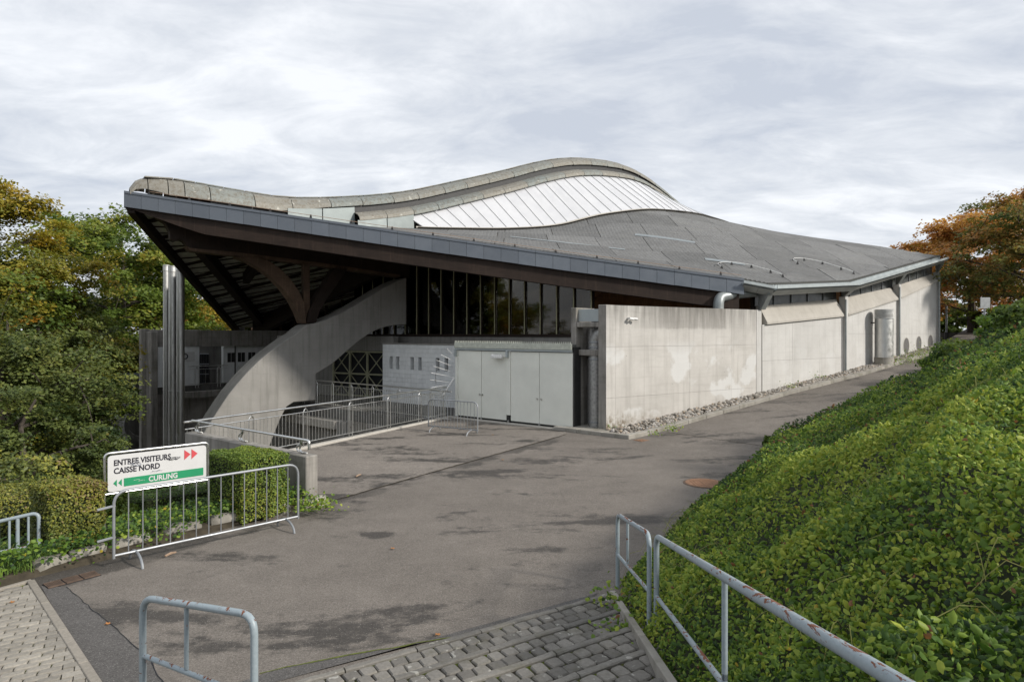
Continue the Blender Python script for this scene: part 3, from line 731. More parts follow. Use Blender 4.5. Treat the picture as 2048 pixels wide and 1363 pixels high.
# ------------------------------------------------------------------ the ice rink hall
T1 = Vector((-15.4, 25.6, 0)); T2 = Vector((30.6, 61.3, 0)); SV = T2-T1; SL = SV.length; sd = SV.normalized(); sn = Vector((sd.y, -sd.x, 0))
def SP(t, s, z=0.0): p = T1 + SV*t + sn*s; return Vector((p.x, p.y, z))
def TS(x, y): v = Vector((x, y, 0))-T1; return v.dot(sd)/SL, v.dot(sn)
def SPX(px, py, s=0.0):
    k = (px-1024)/FPX; b = T1+sn*s; t = (k*b.y-b.x)/(SV.x-k*SV.y); d = b.y+SV.y*t
    return t, EYE-(py-HOR)/FPX*d
def SX(px, s=0.0): return SPX(px, 0, s)[0]
_t = [.0005, .003, .008, .016, .03, .05, .075, .104, .16, .21, .26, .32, .36, .40, .45, .5]; _z = [9.02, 9.33, 9.55, 9.64, 9.66, 9.6, 9.53, 9.5, 9.95, 10.58, 11.5, 12.67, 13.5, 14.15, 14.55, 14.7]
ztop = smooth_fn(_t[:-1]+[.49, .525, .57, .615, .67, .78, .9, .99, 1.0], _z[:-1]+[14.6, 14.2, 13.25, 12.1, 10.85, 9.8, 9.5, 9.3, 8.9])
zin = smooth_fn([0, .05, .1, .16, .2087, .25, .29, .34, .39, .446, .5, .541, .6, .66, .72, .8, .9, 1], [8.75, 8.55, 8.42, 8.4, 8.45, 8.58, 8.75, 9.16, 9.98, 10.6, 10.9, 11.0, 10.95, 10.8, 10.4, 9.7, 9.1, 8.8])
win = lambda t: interp(t, [0, .15, .2, .25, .29, .34, .39, .446, .541, .6, .66, .75, .8, .85, 1], [.6, 1.0, 1.9, 2.5, 3, 3.5, 4, 4.5, 4.2, 3.8, 3.2, 2.4, 1.9, 1.0, .6])
EA = Vector((9.0, 25.25, 0)); E1 = Vector((10.26, 25.2, 0)); E2 = Vector((15.44, 28.8, 0)); E3 = Vector((25.0, 37.0, 0))
EV = [(T1, 8.98), (EA, 5.45), (E1, 5.2), (E2, 5.62), (E3, 7.75), (T2, 8.9)]
_ets = [TS(p.x, p.y) for p, z in EV]
ET = [a for a, b in _ets]; ES = [b for a, b in _ets]; EZ = [z for p, z in EV]
def zroof(x, y):
    t, s = TS(x, y); t = min(max(t, 0.0005), 0.9995)
    S = max(interp(t, ET, ES), 1e-3); si = min(win(t), S*0.9); q = min(max((s-si)/(S-si), 0), 1)
    ze = interp(t, ET, EZ); bul = interp(t, [0, .3, .45, .55, .7, .85, 1], [0.0, 0.0, 0.0, 0.08, 0.2, 0.1, 0])
    return zin(t)*(1-q) + ze*q + bul*4*q*(1-q)
rink = thing('ice_rink_hall', 'concrete ice rink hall under a sweeping timber and sheet roof with a raised white skylight', 'building', (0, 30, 0))

# roof deck (timber underside) and its cover of sheets
V = []; F = []; NTT, NQ = 70, 12
for lay in (0, 1):
    for i in range(NTT+1):
        t = 0.002+0.996*i/NTT; S = max(interp(t, ET, ES), .02); si = -0.4 if not (.2 < t < .8) else win(t)-.1
        for j in range(NQ+1):
            s = si+(max(S-0.5, S*.6)-si)*j/NQ; p = SP(t, s); V.append((p.x, p.y, zroof(p.x, p.y)-0.07-0.16*lay))
n1_ = (NTT+1)*(NQ+1)
for i in range(NTT):
    for j in range(NQ):
        a = i*(NQ+1)+j; q = (a, a+1, a+NQ+2, a+NQ+1); F += [q[::-1], tuple(k+n1_ for k in q)]
for i in range(NTT):
    a = i*(NQ+1)+NQ; F.append((a, a+NQ+1, a+NQ+1+n1_, a+n1_))
roof = mesh('roof', V, F, 'timber_warm', rink); roof['label'] = 'grey sheet roof slope towards the ramp'
outer = [T1, EA, E1, E2, E3, T2]; cell = 2.45; sub = 4
def clip_roof(poly):
    for a, b in zip(outer[:-1], outer[1:]):
        d = (b-a); nrm = Vector((-d.y, d.x, 0)).normalized(); poly = clip_poly(poly, a+nrm*(0.24 if a in (EA, E1, E2) else 0.02), nrm)
        if len(poly) < 3: return []
    c = sum(poly, Vector())/len(poly); t, s = TS(c.x, c.y); si = win(min(max(t, 0), 1)); dt = 0.004
    p0 = SP(t, si+.03); tg = SP(t+dt, win(t+dt))-SP(t-dt, win(t-dt)); nn = Vector((tg.y, -tg.x, 0)).normalized()
    return clip_poly(poly, p0, nn)
for ix in range(-7, 20):
    for iy in range(-1, 16):
        x0 = -15.4+ix*cell + 0.35*(iy % 2); y0 = 25.2+iy*cell
        mb = MB(); top = {}; g = 0.03; st_ = (cell-g)/sub; tris = []
        for a in range(sub):
            for b in range(sub):
                xa, ya = x0+a*st_, y0+b*st_
                pl = clip_roof([Vector((xa, ya, 0)), Vector((xa+st_, ya, 0)), Vector((xa+st_, ya+st_, 0)), Vector((xa, ya+st_, 0))])
                if len(pl) < 3: continue
                ids = []
                for p in pl:
                    k = (round(p.x, 3), round(p.y, 3))
                    if k not in top: top[k] = len(top)
                    if not ids or ids[-1] != top[k]: ids.append(top[k])
                if ids[0] == ids[-1]: ids.pop()
                if len(ids) >= 3: tris.append(tuple(ids))
        if not tris: continue
        tilt = random.uniform(0, 0.03)
        V = [(k[0], k[1], zroof(*k)+0.01+tilt*(k[1]-y0)/cell) for k in top]; nv = len(V)
        V += [(x_, y_, z_-0.055) for x_, y_, z_ in V]; ec = {}
        for f in tris:
            for p, q in zip(f, f[1:]+f[:1]): ec[(p, q)] = 1
        F = list(tris) + [(p, p+nv, q+nv, q) for (p, q) in ec if (q, p) not in ec]
        mesh('roof_panel', V, F, 'roof_sheet', roof)
# bare zinc strips showing between some sheets
for (pa, pb, wd) in (((1020, 474), (1250, 500), .22), ((1270, 470), (1390, 486), .25), ((1390, 443), (1480, 455), .2),
                     ((1410, 519), (1490, 530), .28), ((1325, 508), (1405, 518), .2), ((1690, 523), (1780, 532), .15)):
    def hit(px, py):
        lo, hi = 24.0, 60.0
        d = lo; prev = None
        while d < hi:
            p = P(px, py, d); t, s = TS(p.x, p.y)
            if 0.01 < t < .99 and s < interp(t, ET, ES) and s > win(t):
                if zroof(p.x, p.y) >= p.z: return p
            d += 0.05
        return None
    a, b = hit(*pa), hit(*pb)
    if a and b and wd > .21:
        n = 6; V = []; d = (b-a); sdv = Vector((-d.y, d.x, 0)).normalized()*wd*.7
        for i in range(n+1):
            p = a.lerp(b, i/n)
            for sg in (-1, 1):
                q = p+sdv*sg; V.append((q.x, q.y, zroof(q.x, q.y)+0.032))
        mesh('flashing_strip', V, [(2*i, 2*i+1, 2*i+3, 2*i+2)[::-1] for i in range(n)], 'strip_zinc', roof)

# far slope of the roof: seen from below at the left tip
AL = Vector((-19.4, 45.0, 0)); AL2 = AL+sd*20
LE = [(0, T1, 8.8), (.33, AL, 3.9), (.68, AL2, 4.6), (1, T2, 8.8)]
def left_edge(t):
    for (t0, p0, z0), (t1, p1, z1) in zip(LE[:-1], LE[1:]):
        if t <= t1: k = (t-t0)/(t1-t0); return p0.lerp(p1, k), z0+(z1-z0)*k
def zleft(t, q):
    e, ze = left_edge(t); b = SP(t, 0); p = b.lerp(e, q); zi = interp(t, [0, .1, .3, 1], [8.75, 8.3, 8.3, 8.7]); return Vector((p.x, p.y, zi*(1-q)+ze*q))
V = []; F = []; nt_, nq_ = 40, 10
for lay in (0, 1):
    for i in range(nt_+1):
        for j in range(nq_+1): p = zleft(0.002+.996*i/nt_, j/nq_); V.append((p.x, p.y, p.z-0.22*lay))
nn_ = (nt_+1)*(nq_+1)
for i in range(nt_):
    for j in range(nq_):
        a = i*(nq_+1)+j; q = (a, a+1, a+nq_+2, a+nq_+1); F += [q, tuple(k+nn_ for k in q[::-1])]
    a = i*(nq_+1)+nq_; F.append((a, a+nn_, a+nq_+1+nn_, a+nq_+1))
lroof = mesh('canopy_roof', V, F, 'soffit_sheet', rink); lroof['label'] = 'grey soffit of the canopy tip between dark purlins'
def lpt(x, y):   # underside height of the far slope at a plan point
    best = None
    t, s = TS(x, y)
    for k in range(60):
        tt = 0.33*k/59
        e, ze = left_edge(tt); b = SP(tt, 0); d = e-b
        if d.length < 0.05: continue
        q = (Vector((x, y, 0))-b).dot(d)/d.length_squared; c = b+d*q; dist = (Vector((x, y, 0))-c).length
        if best is None or dist < best[0]: best = (dist, tt, q)
    return zleft(best[1], min(max(best[2], 0), 1)).z-0.22
for k in range(1, 11):     # purlins across the canopy
    f = k/11; e = T1.lerp(AL, f); t_end = min(0.325, f*0.345); b = SP(t_end, -0.3)
    pa = e.lerp(b, 0.01); V0 = [e, b]; mb = MB(); n = 4
    sec = []
    for i in range(n+1):
        p = e.lerp(b, i/n); zz = lpt(p.x, p.y); sec.append(Vector((p.x, p.y, zz)))
    for a_, b_ in zip(sec[:-1], sec[1:]):
        d = (b_-a_); sdv = Vector((-d.y, d.x, 0)).normalized()*0.07
        mb.prism([a_-sdv, a_+sdv, a_+sdv+Vector((0, 0, -0.12)), a_-sdv+Vector((0, 0, -0.12))], d)
    mb.build('purlin', 'timber_dark', lroof)
for k in range(1, 26):     # rafters, slanting
    f = k/26; a_ = T1.lerp(AL, min(1, f*1.02)); b_ = SP(min(.33, f*.36+.06), -0.3) if f > .05 else SP(.07, -.3)
    pts = [a_.lerp(b_, i/4) for i in range(5)]; mb = MB()
    for p, q in zip(pts[:-1], pts[1:]):
        p = Vector((p.x, p.y, lpt(p.x, p.y)+.002)); q = Vector((q.x, q.y, lpt(q.x, q.y)+.002)); d = q-p; sdv = Vector((-d.y, d.x, 0)).normalized()*0.04
        mb.prism([p-sdv, p+sdv, p+sdv+Vector((0, 0, -0.05)), p-sdv+Vector((0, 0, -0.05))], d)
    mb.build('rafter', 'timber_dark', lroof)
def beam(pa, pb, wd, ht, mat, name, par):
    d = pb-pa; sdv = Vector((-d.y, d.x, 0)).normalized()*wd/2
    return MB().prism([pa-sdv, pa+sdv, pa+sdv+Vector((0, 0, -ht)), pa-sdv+Vector((0, 0, -ht))], d).build(name, mat, par, bevel=0.02)
ea = T1.lerp(AL, 0.0); zoff = Vector((0, 0, 1))
beam(Vector((T1.x+.1, T1.y+.1, 8.55)), Vector((AL.x+.1, AL.y, 3.68)), 0.3, 0.42, 'timber_dark', 'edge_beam', rink)
ra = SP(.035, -0.4); rb = AL.lerp(AL2, .12)
beam(Vector((ra.x, ra.y, lpt(ra.x, ra.y)-.05)), Vector((rb.x, rb.y, 3.55)), 0.42, 0.62, 'timber_dark', 'rib_beam', rink)
ca = SP(.10, -.3); cb = (T1.lerp(AL, .52)).lerp(SP(.18, 0), .30)
beam(Vector((ca.x, ca.y, 7.9)), Vector((cb.x, cb.y, lpt(cb.x, cb.y)-.1)), 0.35, 0.55, 'timber_dark', 'cross_beam', rink)
ca = SP(.2, -.3); cb = AL.lerp(SP(.25, 0), .12)
beam(Vector((ca.x, ca.y, 7.5)), Vector((cb.x, cb.y, lpt(cb.x, cb.y)-.1)), 0.4, 1.0, 'timber_dark', 'cross_beam', rink)
# fascia of the far edge
mb = MB(); d = (AL-T1).normalized(); o_ = Vector((-d.y, d.x, 0))
mb.prism([T1+Vector((0, 0, 8.36))+o_*.05, T1+Vector((0, 0, 8.95))+o_*.05, AL+Vector((0, 0, 4.0))+o_*.05, AL+Vector((0, 0, 3.62))+o_*.05], o_*.06).build('side_fascia', 'fascia_zinc', rink)

# front fascia with its zinc panels
fa = T1+Vector((-.05, -.10, 0)); fb = EA+Vector((0.12, -.10, 0)); fdir = (fb-fa); Lf = fdir.length; NP = 36
fz = lambda k: interp(k, [0, .467, .712, 1], [8.98, 7.28, 6.42, 5.46])
mb = MB(); nn_ = 24
for i in range(nn_):
    k0, k1 = i/nn_, (i+1)/nn_; a_, b_ = fa+fdir*k0, fa+fdir*k1
    q = [a_+Vector((0, 0, fz(k0)-.03)), b_+Vector((0, 0, fz(k1)-.03)), b_+Vector((0, 0, fz(k1)-.6)), a_+Vector((0, 0, fz(k0)-.6))]
    mb.prism([v+Vector((0, 0.03, 0)) for v in q], (0, 0.08, 0))
fascia = mb.build('fascia', 'dark_metal', rink)
for i in range(NP):
    k0, k1 = (i+.008)/NP, (i+.992)/NP; a_, b_ = fa+fdir*k0, fa+fdir*k1; off = random.uniform(0, .006); dz = random.uniform(-.004, .004)
    q = [a_+Vector((0, 0, fz(k0)-.085+dz)), b_+Vector((0, 0, fz(k1)-.085+dz)), b_+Vector((0, 0, fz(k1)-.62+dz)), a_+Vector((0, 0, fz(k0)-.62+dz))]
    MB().prism([v+Vector((0, -off, 0)) for v in q], (0, 0.028+off, 0)).build('fascia_panel', 'fascia_zinc', fascia)
    q = [a_+Vector((0, 0, fz(k0)+.01)), b_+Vector((0, 0, fz(k1)+.01)), b_+Vector((0, 0, fz(k1)-.083)), a_+Vector((0, 0, fz(k0)-.083))]
    if i % 4 == 0:
        k1 = min(1, (i+3.995)/NP); b_ = fa+fdir*k1
        q = [a_+Vector((0, 0, fz(k0)+.012)), b_+Vector((0, 0, fz(k1)+.012)), b_+Vector((0, 0, fz(k1)-.083)), a_+Vector((0, 0, fz(k0)-.083))]
        MB().prism([v+Vector((0, -.03, 0)) for v in q], (0, 0.24, 0)).build('cap_flashing', 'fascia_zinc', fascia)
# timber edge beam behind the fascia
mb = MB()
for i in range(nn_):
    k0, k1 = .004+.99*i/nn_, .004+.99*(i+1)/nn_; a_, b_ = fa+fdir*k0, fa+fdir*k1
    dd = lambda k: 0.62+0.62*min(1, k/.12)
    mb.prism([a_+Vector((0, .14, fz(k0)-.12)), b_+Vector((0, .14, fz(k1)-.12)), b_+Vector((0, .14, fz(k1)-dd(k1))), a_+Vector((0, .14, fz(k0)-dd(k0)))], (0, .38, 0))
mb.build('front_edge_beam', 'timber_dark', rink)

# hood over the spine, in sections
up_prof = [(-1.0, -.52), (-.75, -.2), (-.4, -.05), (0, 0), (.42, -.05), (.75, -.18), (.96, -.36), (1.04, -.53)]
lo_prof = [(.86, -.86), (1.2, -.9), (1.5, -1.02), (1.68, -1.17), (1.74, -1.32)]
def loft_sections(secA, secB, thick=0.03):
    n = len(secA); V = list(secA)+list(secB); V2 = [v+Vector((0, 0, -thick)) for v in V]; V += V2; m = 2*n
    F = [(i, i+1, n+i+1, n+i) for i in range(n-1)] + [(m+i, m+n+i, m+n+i+1, m+i+1) for i in range(n-1)]
    F += [(i, m+i, m+i+1, i+1) for i in range(n-1)] + [(n+i, n+i+1, m+n+i+1, m+n+i) for i in range(n-1)]
    F += [(0, n, m+n, m), (n-1, m+n-1, m+2*n-1, 2*n-1)]
    return V, F
def hood_sec(t, prof, lift=0.0):
    k = 1.0
    if t < 0.055: k = max(0.10, min(1, (t+.001)/.056))**.6
    z0 = ztop(t); ex = interp(t, [0, .008, .025, .10, .135], [-.3, -.1, .2, .2, 0])
    return [SP(t, s*(k if prof is up_prof else 1), z0+z*(1+ex/.53 if prof is up_prof and z < -.3 else 1)+lift) for s, z in prof]
tt = [.0014, .012, .024, .034, .05]
while tt[-1] < 0.98: tt.append(tt[-1]+random.uniform(.024, .031))
core = MB()
# dark timber core below the hood so nothing shows through
NS = 60
for i in range(NS):
    t0, t1 = .05+.93*i/NS, .05+.93*(i+1)/NS
    A_ = [SP(t0, s, z) for s, z in ((-.85, ztop(t0)-.5), (.85, ztop(t0)-.5), (.85, min(ztop(t0)-.9, zin(max(t0, 0))-.1)), (-.85, min(ztop(t0)-.9, zin(max(t0, 0))-.1)))]
    B_ = [SP(t1, s, z) for s, z in ((-.85, ztop(t1)-.5), (.85, ztop(t1)-.5), (.85, min(ztop(t1)-.9, zin(max(t1, 0))-.1)), (-.85, min(ztop(t1)-.9, zin(max(t1, 0))-.1)))]
    core.add(A_+B_, [(0, 1, 5, 4), (1, 2, 6, 5), (2, 3, 7, 6), (3, 0, 4, 7)])
hood_o = core.build('spine_hood', 'dark_metal', rink)
def hood_piece(name, t0, t1, prof, mat, lift0=0.0, lift1=0.014):
    n = 3; secs = [hood_sec(t0+(t1-t0)*i/n, prof, lift0+(lift1-lift0)*i/n) for i in range(n+1)]; mb = MB()
    m = len(prof); V = [v for s in secs for v in s]; k = len(V); V += [v+Vector((0, 0, -.035)) for v in V]
    F = []
    for i in range(n):
        for j in range(m-1):
            a = i*m+j; F += [(a, a+m, a+m+1, a+1)[::-1], (k+a, k+a+m, k+a+m+1, k+a+1)]
    for j in range(m-1): F += [(j, j+1, k+j+1, k+j), (n*m+j, k+n*m+j, k+n*m+j+1, n*m+j+1)]
    for i in range(n): F += [(i*m, k+i*m, k+(i+1)*m, (i+1)*m), (i*m+m-1, (i+1)*m+m-1, k+(i+1)*m+m-1, k+i*m+m-1)]
    return mesh(name, V, F, mat, hood_o)
for a_, b_ in zip(tt[:-1], tt[1:]): hood_piece('hood_panel', a_, b_-.0006, up_prof, 'hood_metal')
t_lo = SX(712, 1.3); t_sk = SX(829, 1.8)
lt = [t_lo]
while lt[-1] < .63: lt.append(lt[-1]+random.uniform(.022, .028))
for a_, b_ in zip(lt[:-1], lt[1:]): hood_piece('hood_panel', a_, b_-.0006, lo_prof, 'hood_metal')
# ridge capping pieces
t = 0.01
while t < .98:
    t1 = t+random.uniform(.014, .02)
    mb = MB(); a_, b_ = t, t1-.0008
    A_ = [SP(a_, s, ztop(a_)+z) for s, z in ((-.3, .0), (-.3, .045), (.3, .045), (.3, .0))]; B_ = [SP(b_, s, ztop(b_)+z) for s, z in ((-.3, .0), (-.3, .05), (.3, .05), (.3, .0))]
    mesh('ridge_cap', A_+B_, [(0, 1, 5, 4), (1, 2, 6, 5), (2, 3, 7, 6), (0, 3, 2, 1), (4, 5, 6, 7)], 'hood_metal', hood_o); t = t1
# zinc side panels below the hoods near the tip
def side_panel(t0, t1, s, ztopf, n=3, slant=0.0):
    A_ = []; B_ = []
    for i in range(n+1):
        t = t0+(t1-t0)*i/n; A_.append(SP(t, s, ztopf(t))); z = min(zroof(*SP(t, s).xy)-.05, ztopf(t)-.05); B_.append(SP(t-slant*(i == 0), s+.04, z))
    V = A_+B_; m = n+1; F = [(i, i+1, m+i+1, m+i) for i in range(n)]
    V2 = [v-sn*.04 for v in V]; V += V2; k = 2*m; F = [f[::-1] for f in F] + [tuple(x+k for x in f) for f in F] + [(0, m, m+k, k), (n, n+k, m+n+k, m+n)]
    return mesh('side_panel', V, F, 'zinc_panel', hood_o)
ta, tb_, tc_ = SX(575, 1.0), SX(645, 1.0), SX(708, 1.0)
side_panel(ta, tb_-.0008, 1.06, lambda t: ztop(t)-.62); side_panel(tb_, tc_, 1.06, lambda t: ztop(t)-.62)
ta, tb_ = SX(716, 1.72), SX(775, 1.72)
side_panel(ta, tb_-.0008, 1.72, lambda t: ztop(t)-1.33); side_panel(tb_, t_sk, 1.72, lambda t: ztop(t)-1.33)
mb = MB()   # dark slot between the two hoods
NS = 50; V = []; F = []
for i in range(NS+1):
    t = t_lo+(.64-t_lo)*i/NS
    for s, z in ((.93, -.5), (.93, -.95)): V.append(SP(t, s, ztop(t)+z))
F = [(2*i, 2*i+1, 2*i+3, 2*i+2) for i in range(NS)]
mesh('shadow_slot', V, F, 'dark_metal', hood_o)

# translucent white skylight panels between hood and roof
V = []; F = []; NS = 60
for i in range(NS+1):
    t = t_sk+(.63-t_sk)*i/NS; V += [SP(t, 1.35, ztop(t)-1.22), SP(t, 1.5, ztop(t)-1.34)]
F = [(2*i, 2*i+1, 2*i+3, 2*i+2) for i in range(NS)]
sky_o = mesh('skylight', V, F, 'dark_metal', rink)
pitch = .0128; t = t_sk-.006
while t < .625:
    t1 = t+pitch; a_, b_ = t+.0001, t1-.0002; sh = -0.006
    q = []
    for tq in (a_, (a_+b_)/2, b_): q.append(SP(tq, 1.52, ztop(tq)-1.30))
    for tq in (b_, (a_+b_)/2, a_): q.append(SP(tq+.012, win(tq+.012)-.04, zin(tq+.012)+.12))
    nrm = (q[2]-q[0]).cross(q[5]-q[0]).normalized(); nrm = nrm if nrm.dot(sn) > 0 else -nrm
    MB().prism([v-nrm*.03 for v in q], nrm*.05).build('skylight_panel', 'skylight_panel', sky_o)
    # standing seam between panels
    pa, pb = SP(t1-.00015, 1.52, ztop(t1)-1.275), SP(t1+.0118, win(t1+.012)-.04, zin(t1+.012)+.145); dv = sd*.009
    MB().prism([pa, pa+dv, pa+dv+nrm*.03, pa+nrm*.03], pb-pa).build('seam_cap', 'sign_back', sky_o)
    t = t1
V = []; NS = 60   # light flashing at the skylight foot
for i in range(NS+1):
    t = t_sk+(.64-t_sk)*i/NS; z = zin(t)
    for s, dz in ((-.16, .10), (-.02, .13), (.03, .03), (.22, .075)): V.append(SP(t, win(t)+s, z+dz))
F = [(4*i+j, 4*i+j+1, 4*i+j+5, 4*i+j+4) for i in range(NS) for j in range(3)]
mesh('skylight_flashing', V, F, 'concrete_sill', sky_o)

# spine beam with its scalloped nose, struts and post (in the spine plane)
def spoly(pts, s): return [SP(*(lambda tz: (tz[0], s, tz[1]))(SPX(px, py, s))) for px, py in pts]
def splate(name, pts, s, th, mat, par=rink, bevel=0.02):
    return MB().prism(spoly(pts, s), -sn*th).build(name, mat, par, bevel=bevel)
nose = [(300, 405), (302, 425), (315, 436), (330, 446), (339, 462), (341, 478), (349, 483), (358, 478), (367, 483), (376, 494), (383, 501), (420, 505), (480, 510), (560, 520), (640, 530), (720, 541), (800, 553), (860, 561), (860, 470), (560, 428), (360, 388)]
splate('spine_beam', nose, .22, .44, 'timber_dark')
splate('spine_beam_rib', [(372, 492), (384, 502), (480, 512), (560, 522), (640, 532), (720, 543), (800, 555), (800, 549), (640, 525), (480, 505), (384, 496)], .30, .6, 'timber_brown', bevel=0)
splate('strut', [(604, 646), (596, 625), (583, 600), (566, 577), (545, 555), (520, 536), (495, 522), (470, 513), (520, 514), (540, 522), (560, 536), (580, 556), (597, 580), (610, 606), (613, 646)], .34, .68, 'timber_brown')
splate('post', [(607, 520), (620, 520), (620, 648), (607, 648)], .16, .32, 'timber_brown')
splate('strut', [(613, 646), (618, 622), (632, 594), (650, 566), (672, 530), (680, 512), (706, 516), (700, 530), (676, 566), (655, 596), (640, 622), (632, 646)], .30, .6, 'timber_dark')

# concrete arm
arm = [(362, 960), (380, 920), (395, 890), (410, 862), (425, 837), (442, 811), (456, 790), (472, 770), (493, 746), (516, 723), (537, 705), (560, 688), (577, 676), (592, 667), (606, 655), (618, 648), (634, 646), (655, 638), (680, 627), (710, 611), (740, 593), (768, 576), (790, 564), (813, 555),
       (813, 649), (800, 649), (780, 651), (762, 656), (745, 663), (722, 678), (700, 696), (682, 712), (665, 727), (647, 738), (632, 747), (632, 800), (587, 804), (573, 813), (560, 838), (548, 868), (536, 900), (522, 930), (505, 960)]
splate('buttress_arm', arm, .75, 1.5, 'concrete_arm', bevel=0.03)

# ------------------------------------------------------------------ glazed wall above the entrance
G0 = SP(SX(813), .0); GS = 0.86; NG = 13
sill_z = 3.28
def gtop(p):
    t_, s_ = TS(p.x, p.y); return zroof(p.x, p.y)-0.28 if s_ > .1 else 6.6
gl_frame = MB()
gl_frame.box(Vector((G0.x, G0.y, sill_z-.12))-w*4.3-nw*.1, w*(NG*GS+4.3), nw*.22, (0, 0, .12))
glaz = gl_frame.build('glazed_wall', 'timber_dark', rink)
for k in range(-5, NG):
    a_, b_ = G0+w*(k*GS+.05), G0+w*((k+1)*GS-.05)
    q = [Vector((a_.x, a_.y, sill_z)), Vector((b_.x, b_.y, sill_z)), Vector((b_.x, b_.y, gtop(b_))), Vector((a_.x, a_.y, gtop(a_)))]
    MB().prism(q, nw*.012).build('pane', 'window_glass', glaz)
    c = G0+w*((k+1)*GS)
    MB().box(Vector((c.x, c.y, sill_z))-w*.03-nw*.12, w*.06, nw*.2, (0, 0, gtop(c)-sill_z)).build('mullion', 'timber_dark', glaz)
    MB().box(Vector((c.x, c.y, sill_z))-w*.022+nw*.085, w*.044, nw*.025, (0, 0, gtop(c)-sill_z)).build('mullion_cap', 'mullion_paint', glaz)
# concrete band below the glazing
MB().box(Vector((G0.x, G0.y, 2.4))-w*4.3-nw*.25, w*(NG*GS+4.3), nw*.3, (0, 0, sill_z-.12-2.4)).build('glazing_upstand', 'concrete_arm', rink)
# interior: dark back wall, floor and sloping timber beams seen through the glass
MB().prism([SP(.22, -9, 0.2), SP(.5, -9, .2), SP(.5, 8, .2), SP(.22, 8, .2)], (0, 0, .02)).build('hall_floor', 'lamp_white', rink)
for t in (.33, .43):
    MB().prism([SP(t, .5, 8.2), SP(t, 14, 5.2), SP(t, 14, 4.5), SP(t, 5, 6.6), SP(t, .5, 5.4)], sd*.4).build('hall_beam', 'timber_warm', rink)
MB().prism([SP(.46, -42, -1), SP(.46, 15.5, -1), SP(.46, 15.5, 5.3), SP(.46, 3, 9.8), SP(.46, -2, 8.3), SP(.46, -17, 5.3), SP(.46, -42, 5.3)], sd*.2).build('hall_back_wall', 'timber_warm', rink)

# ------------------------------------------------------------------ rear clerestory to the left (beyond the arm)
B0 = P(478, 660, 47); B1 = SP(.30, -1.2); bd = (Vector((B1.x, B1.y, 0))-Vector((B0.x, B0.y, 0))); NB = 14
cl = MB(); cl.box(Vector((B0.x, B0.y, 1.4)), bd, Vector((0, .25, 0)), (0, 0, 1.2)); cler = cl.build('clerestory', 'concrete_dark', rink)
for k in range(NB):
    a_ = Vector((B0.x, B0.y, 0))+bd*(k/NB); b_ = Vector((B0.x, B0.y, 0))+bd*((k+1)/NB); za = 3.6+5.0*(k/NB); zb = 3.6+5.0*((k+1)/NB)
    MB().prism([a_+Vector((0, 0, 2.6)), b_+Vector((0, 0, 2.6)), b_+Vector((0, 0, zb)), a_+Vector((0, 0, za))], (0, .012, 0)).build('pane', 'window_glass', cler)
    MB().box(b_+Vector((-.05, -.1, 2.6)), (.1, 0, 0), (0, .2, 0), (0, 0, zb-2.6)).build('mullion', 'timber_brown', cler)

# ------------------------------------------------------------------ white block wall with slit windows
WA = PZ(770, 801, 0.0); WB = WA+w*5.6; wtop = 2.78; bh = 0.2; blk = 0.4
wall_w = MB()
wall_w.box(Vector((WA.x, WA.y, -.1))-nw*.32, w*5.6, nw*.25, (0, 0, wtop-.0)); wbw = wall_w.build('block_wall', 'joint_sand', rink)
Lw = 5.6; slits = []
for c in (.62, 1.52+.55, 3.35):
    slits += [(c+.0, c+.26), (c+.62, c+.88)]
slits = [(.5, .72), (.96, 1.18), (1.98, 2.2), (2.5, 2.72), (3.65, 3.87), (4.2, 4.42)]
zc = 0.0; r_ = 0; SZ0, SZ1 = 1.6, 2.2
while zc < wtop-.02:
    h = min(bh, wtop-zc); x0 = -(blk/2 if r_ % 2 else 0)
    while x0 < Lw-.01:
        segs = [(max(0, x0), min(Lw, x0+blk))]
        if SZ0-.01 <= zc < SZ1-.01:
            for (s0, s1) in slits:
                ns = []
                for (a_, b_) in segs:
                    if b_ <= s0 or a_ >= s1: ns.append((a_, b_))
                    else:
                        if a_ < s0: ns.append((a_, s0))
                        if b_ > s1: ns.append((s1, b_))
                segs = ns
        for (a_, b_) in segs:
            if b_-a_ < .03: continue
            o_ = WA+w*(a_+.003); MB().box(Vector((o_.x, o_.y, zc+.003))-nw*.075, w*(b_-a_-.006), nw*.225, (0, 0, h-.006)).build('block', 'white_block', wbw)
        x0 += blk
    zc += bh; r_ += 1
for (s0, s1) in slits:
    o_ = WA+w*s0; MB().box(Vector((o_.x, o_.y, SZ0))-nw*.06, w*(s1-s0), nw*.015, (0, 0, SZ1-SZ0)).build('slit_window', 'dark_metal', wbw)
o_ = WA-nw*.35; MB().box(Vector((o_.x, o_.y, wtop+.004))-w*.02, w*(Lw+.04), nw*.53, (0, 0, .07)).build('coping', 'concrete_arm', wbw)
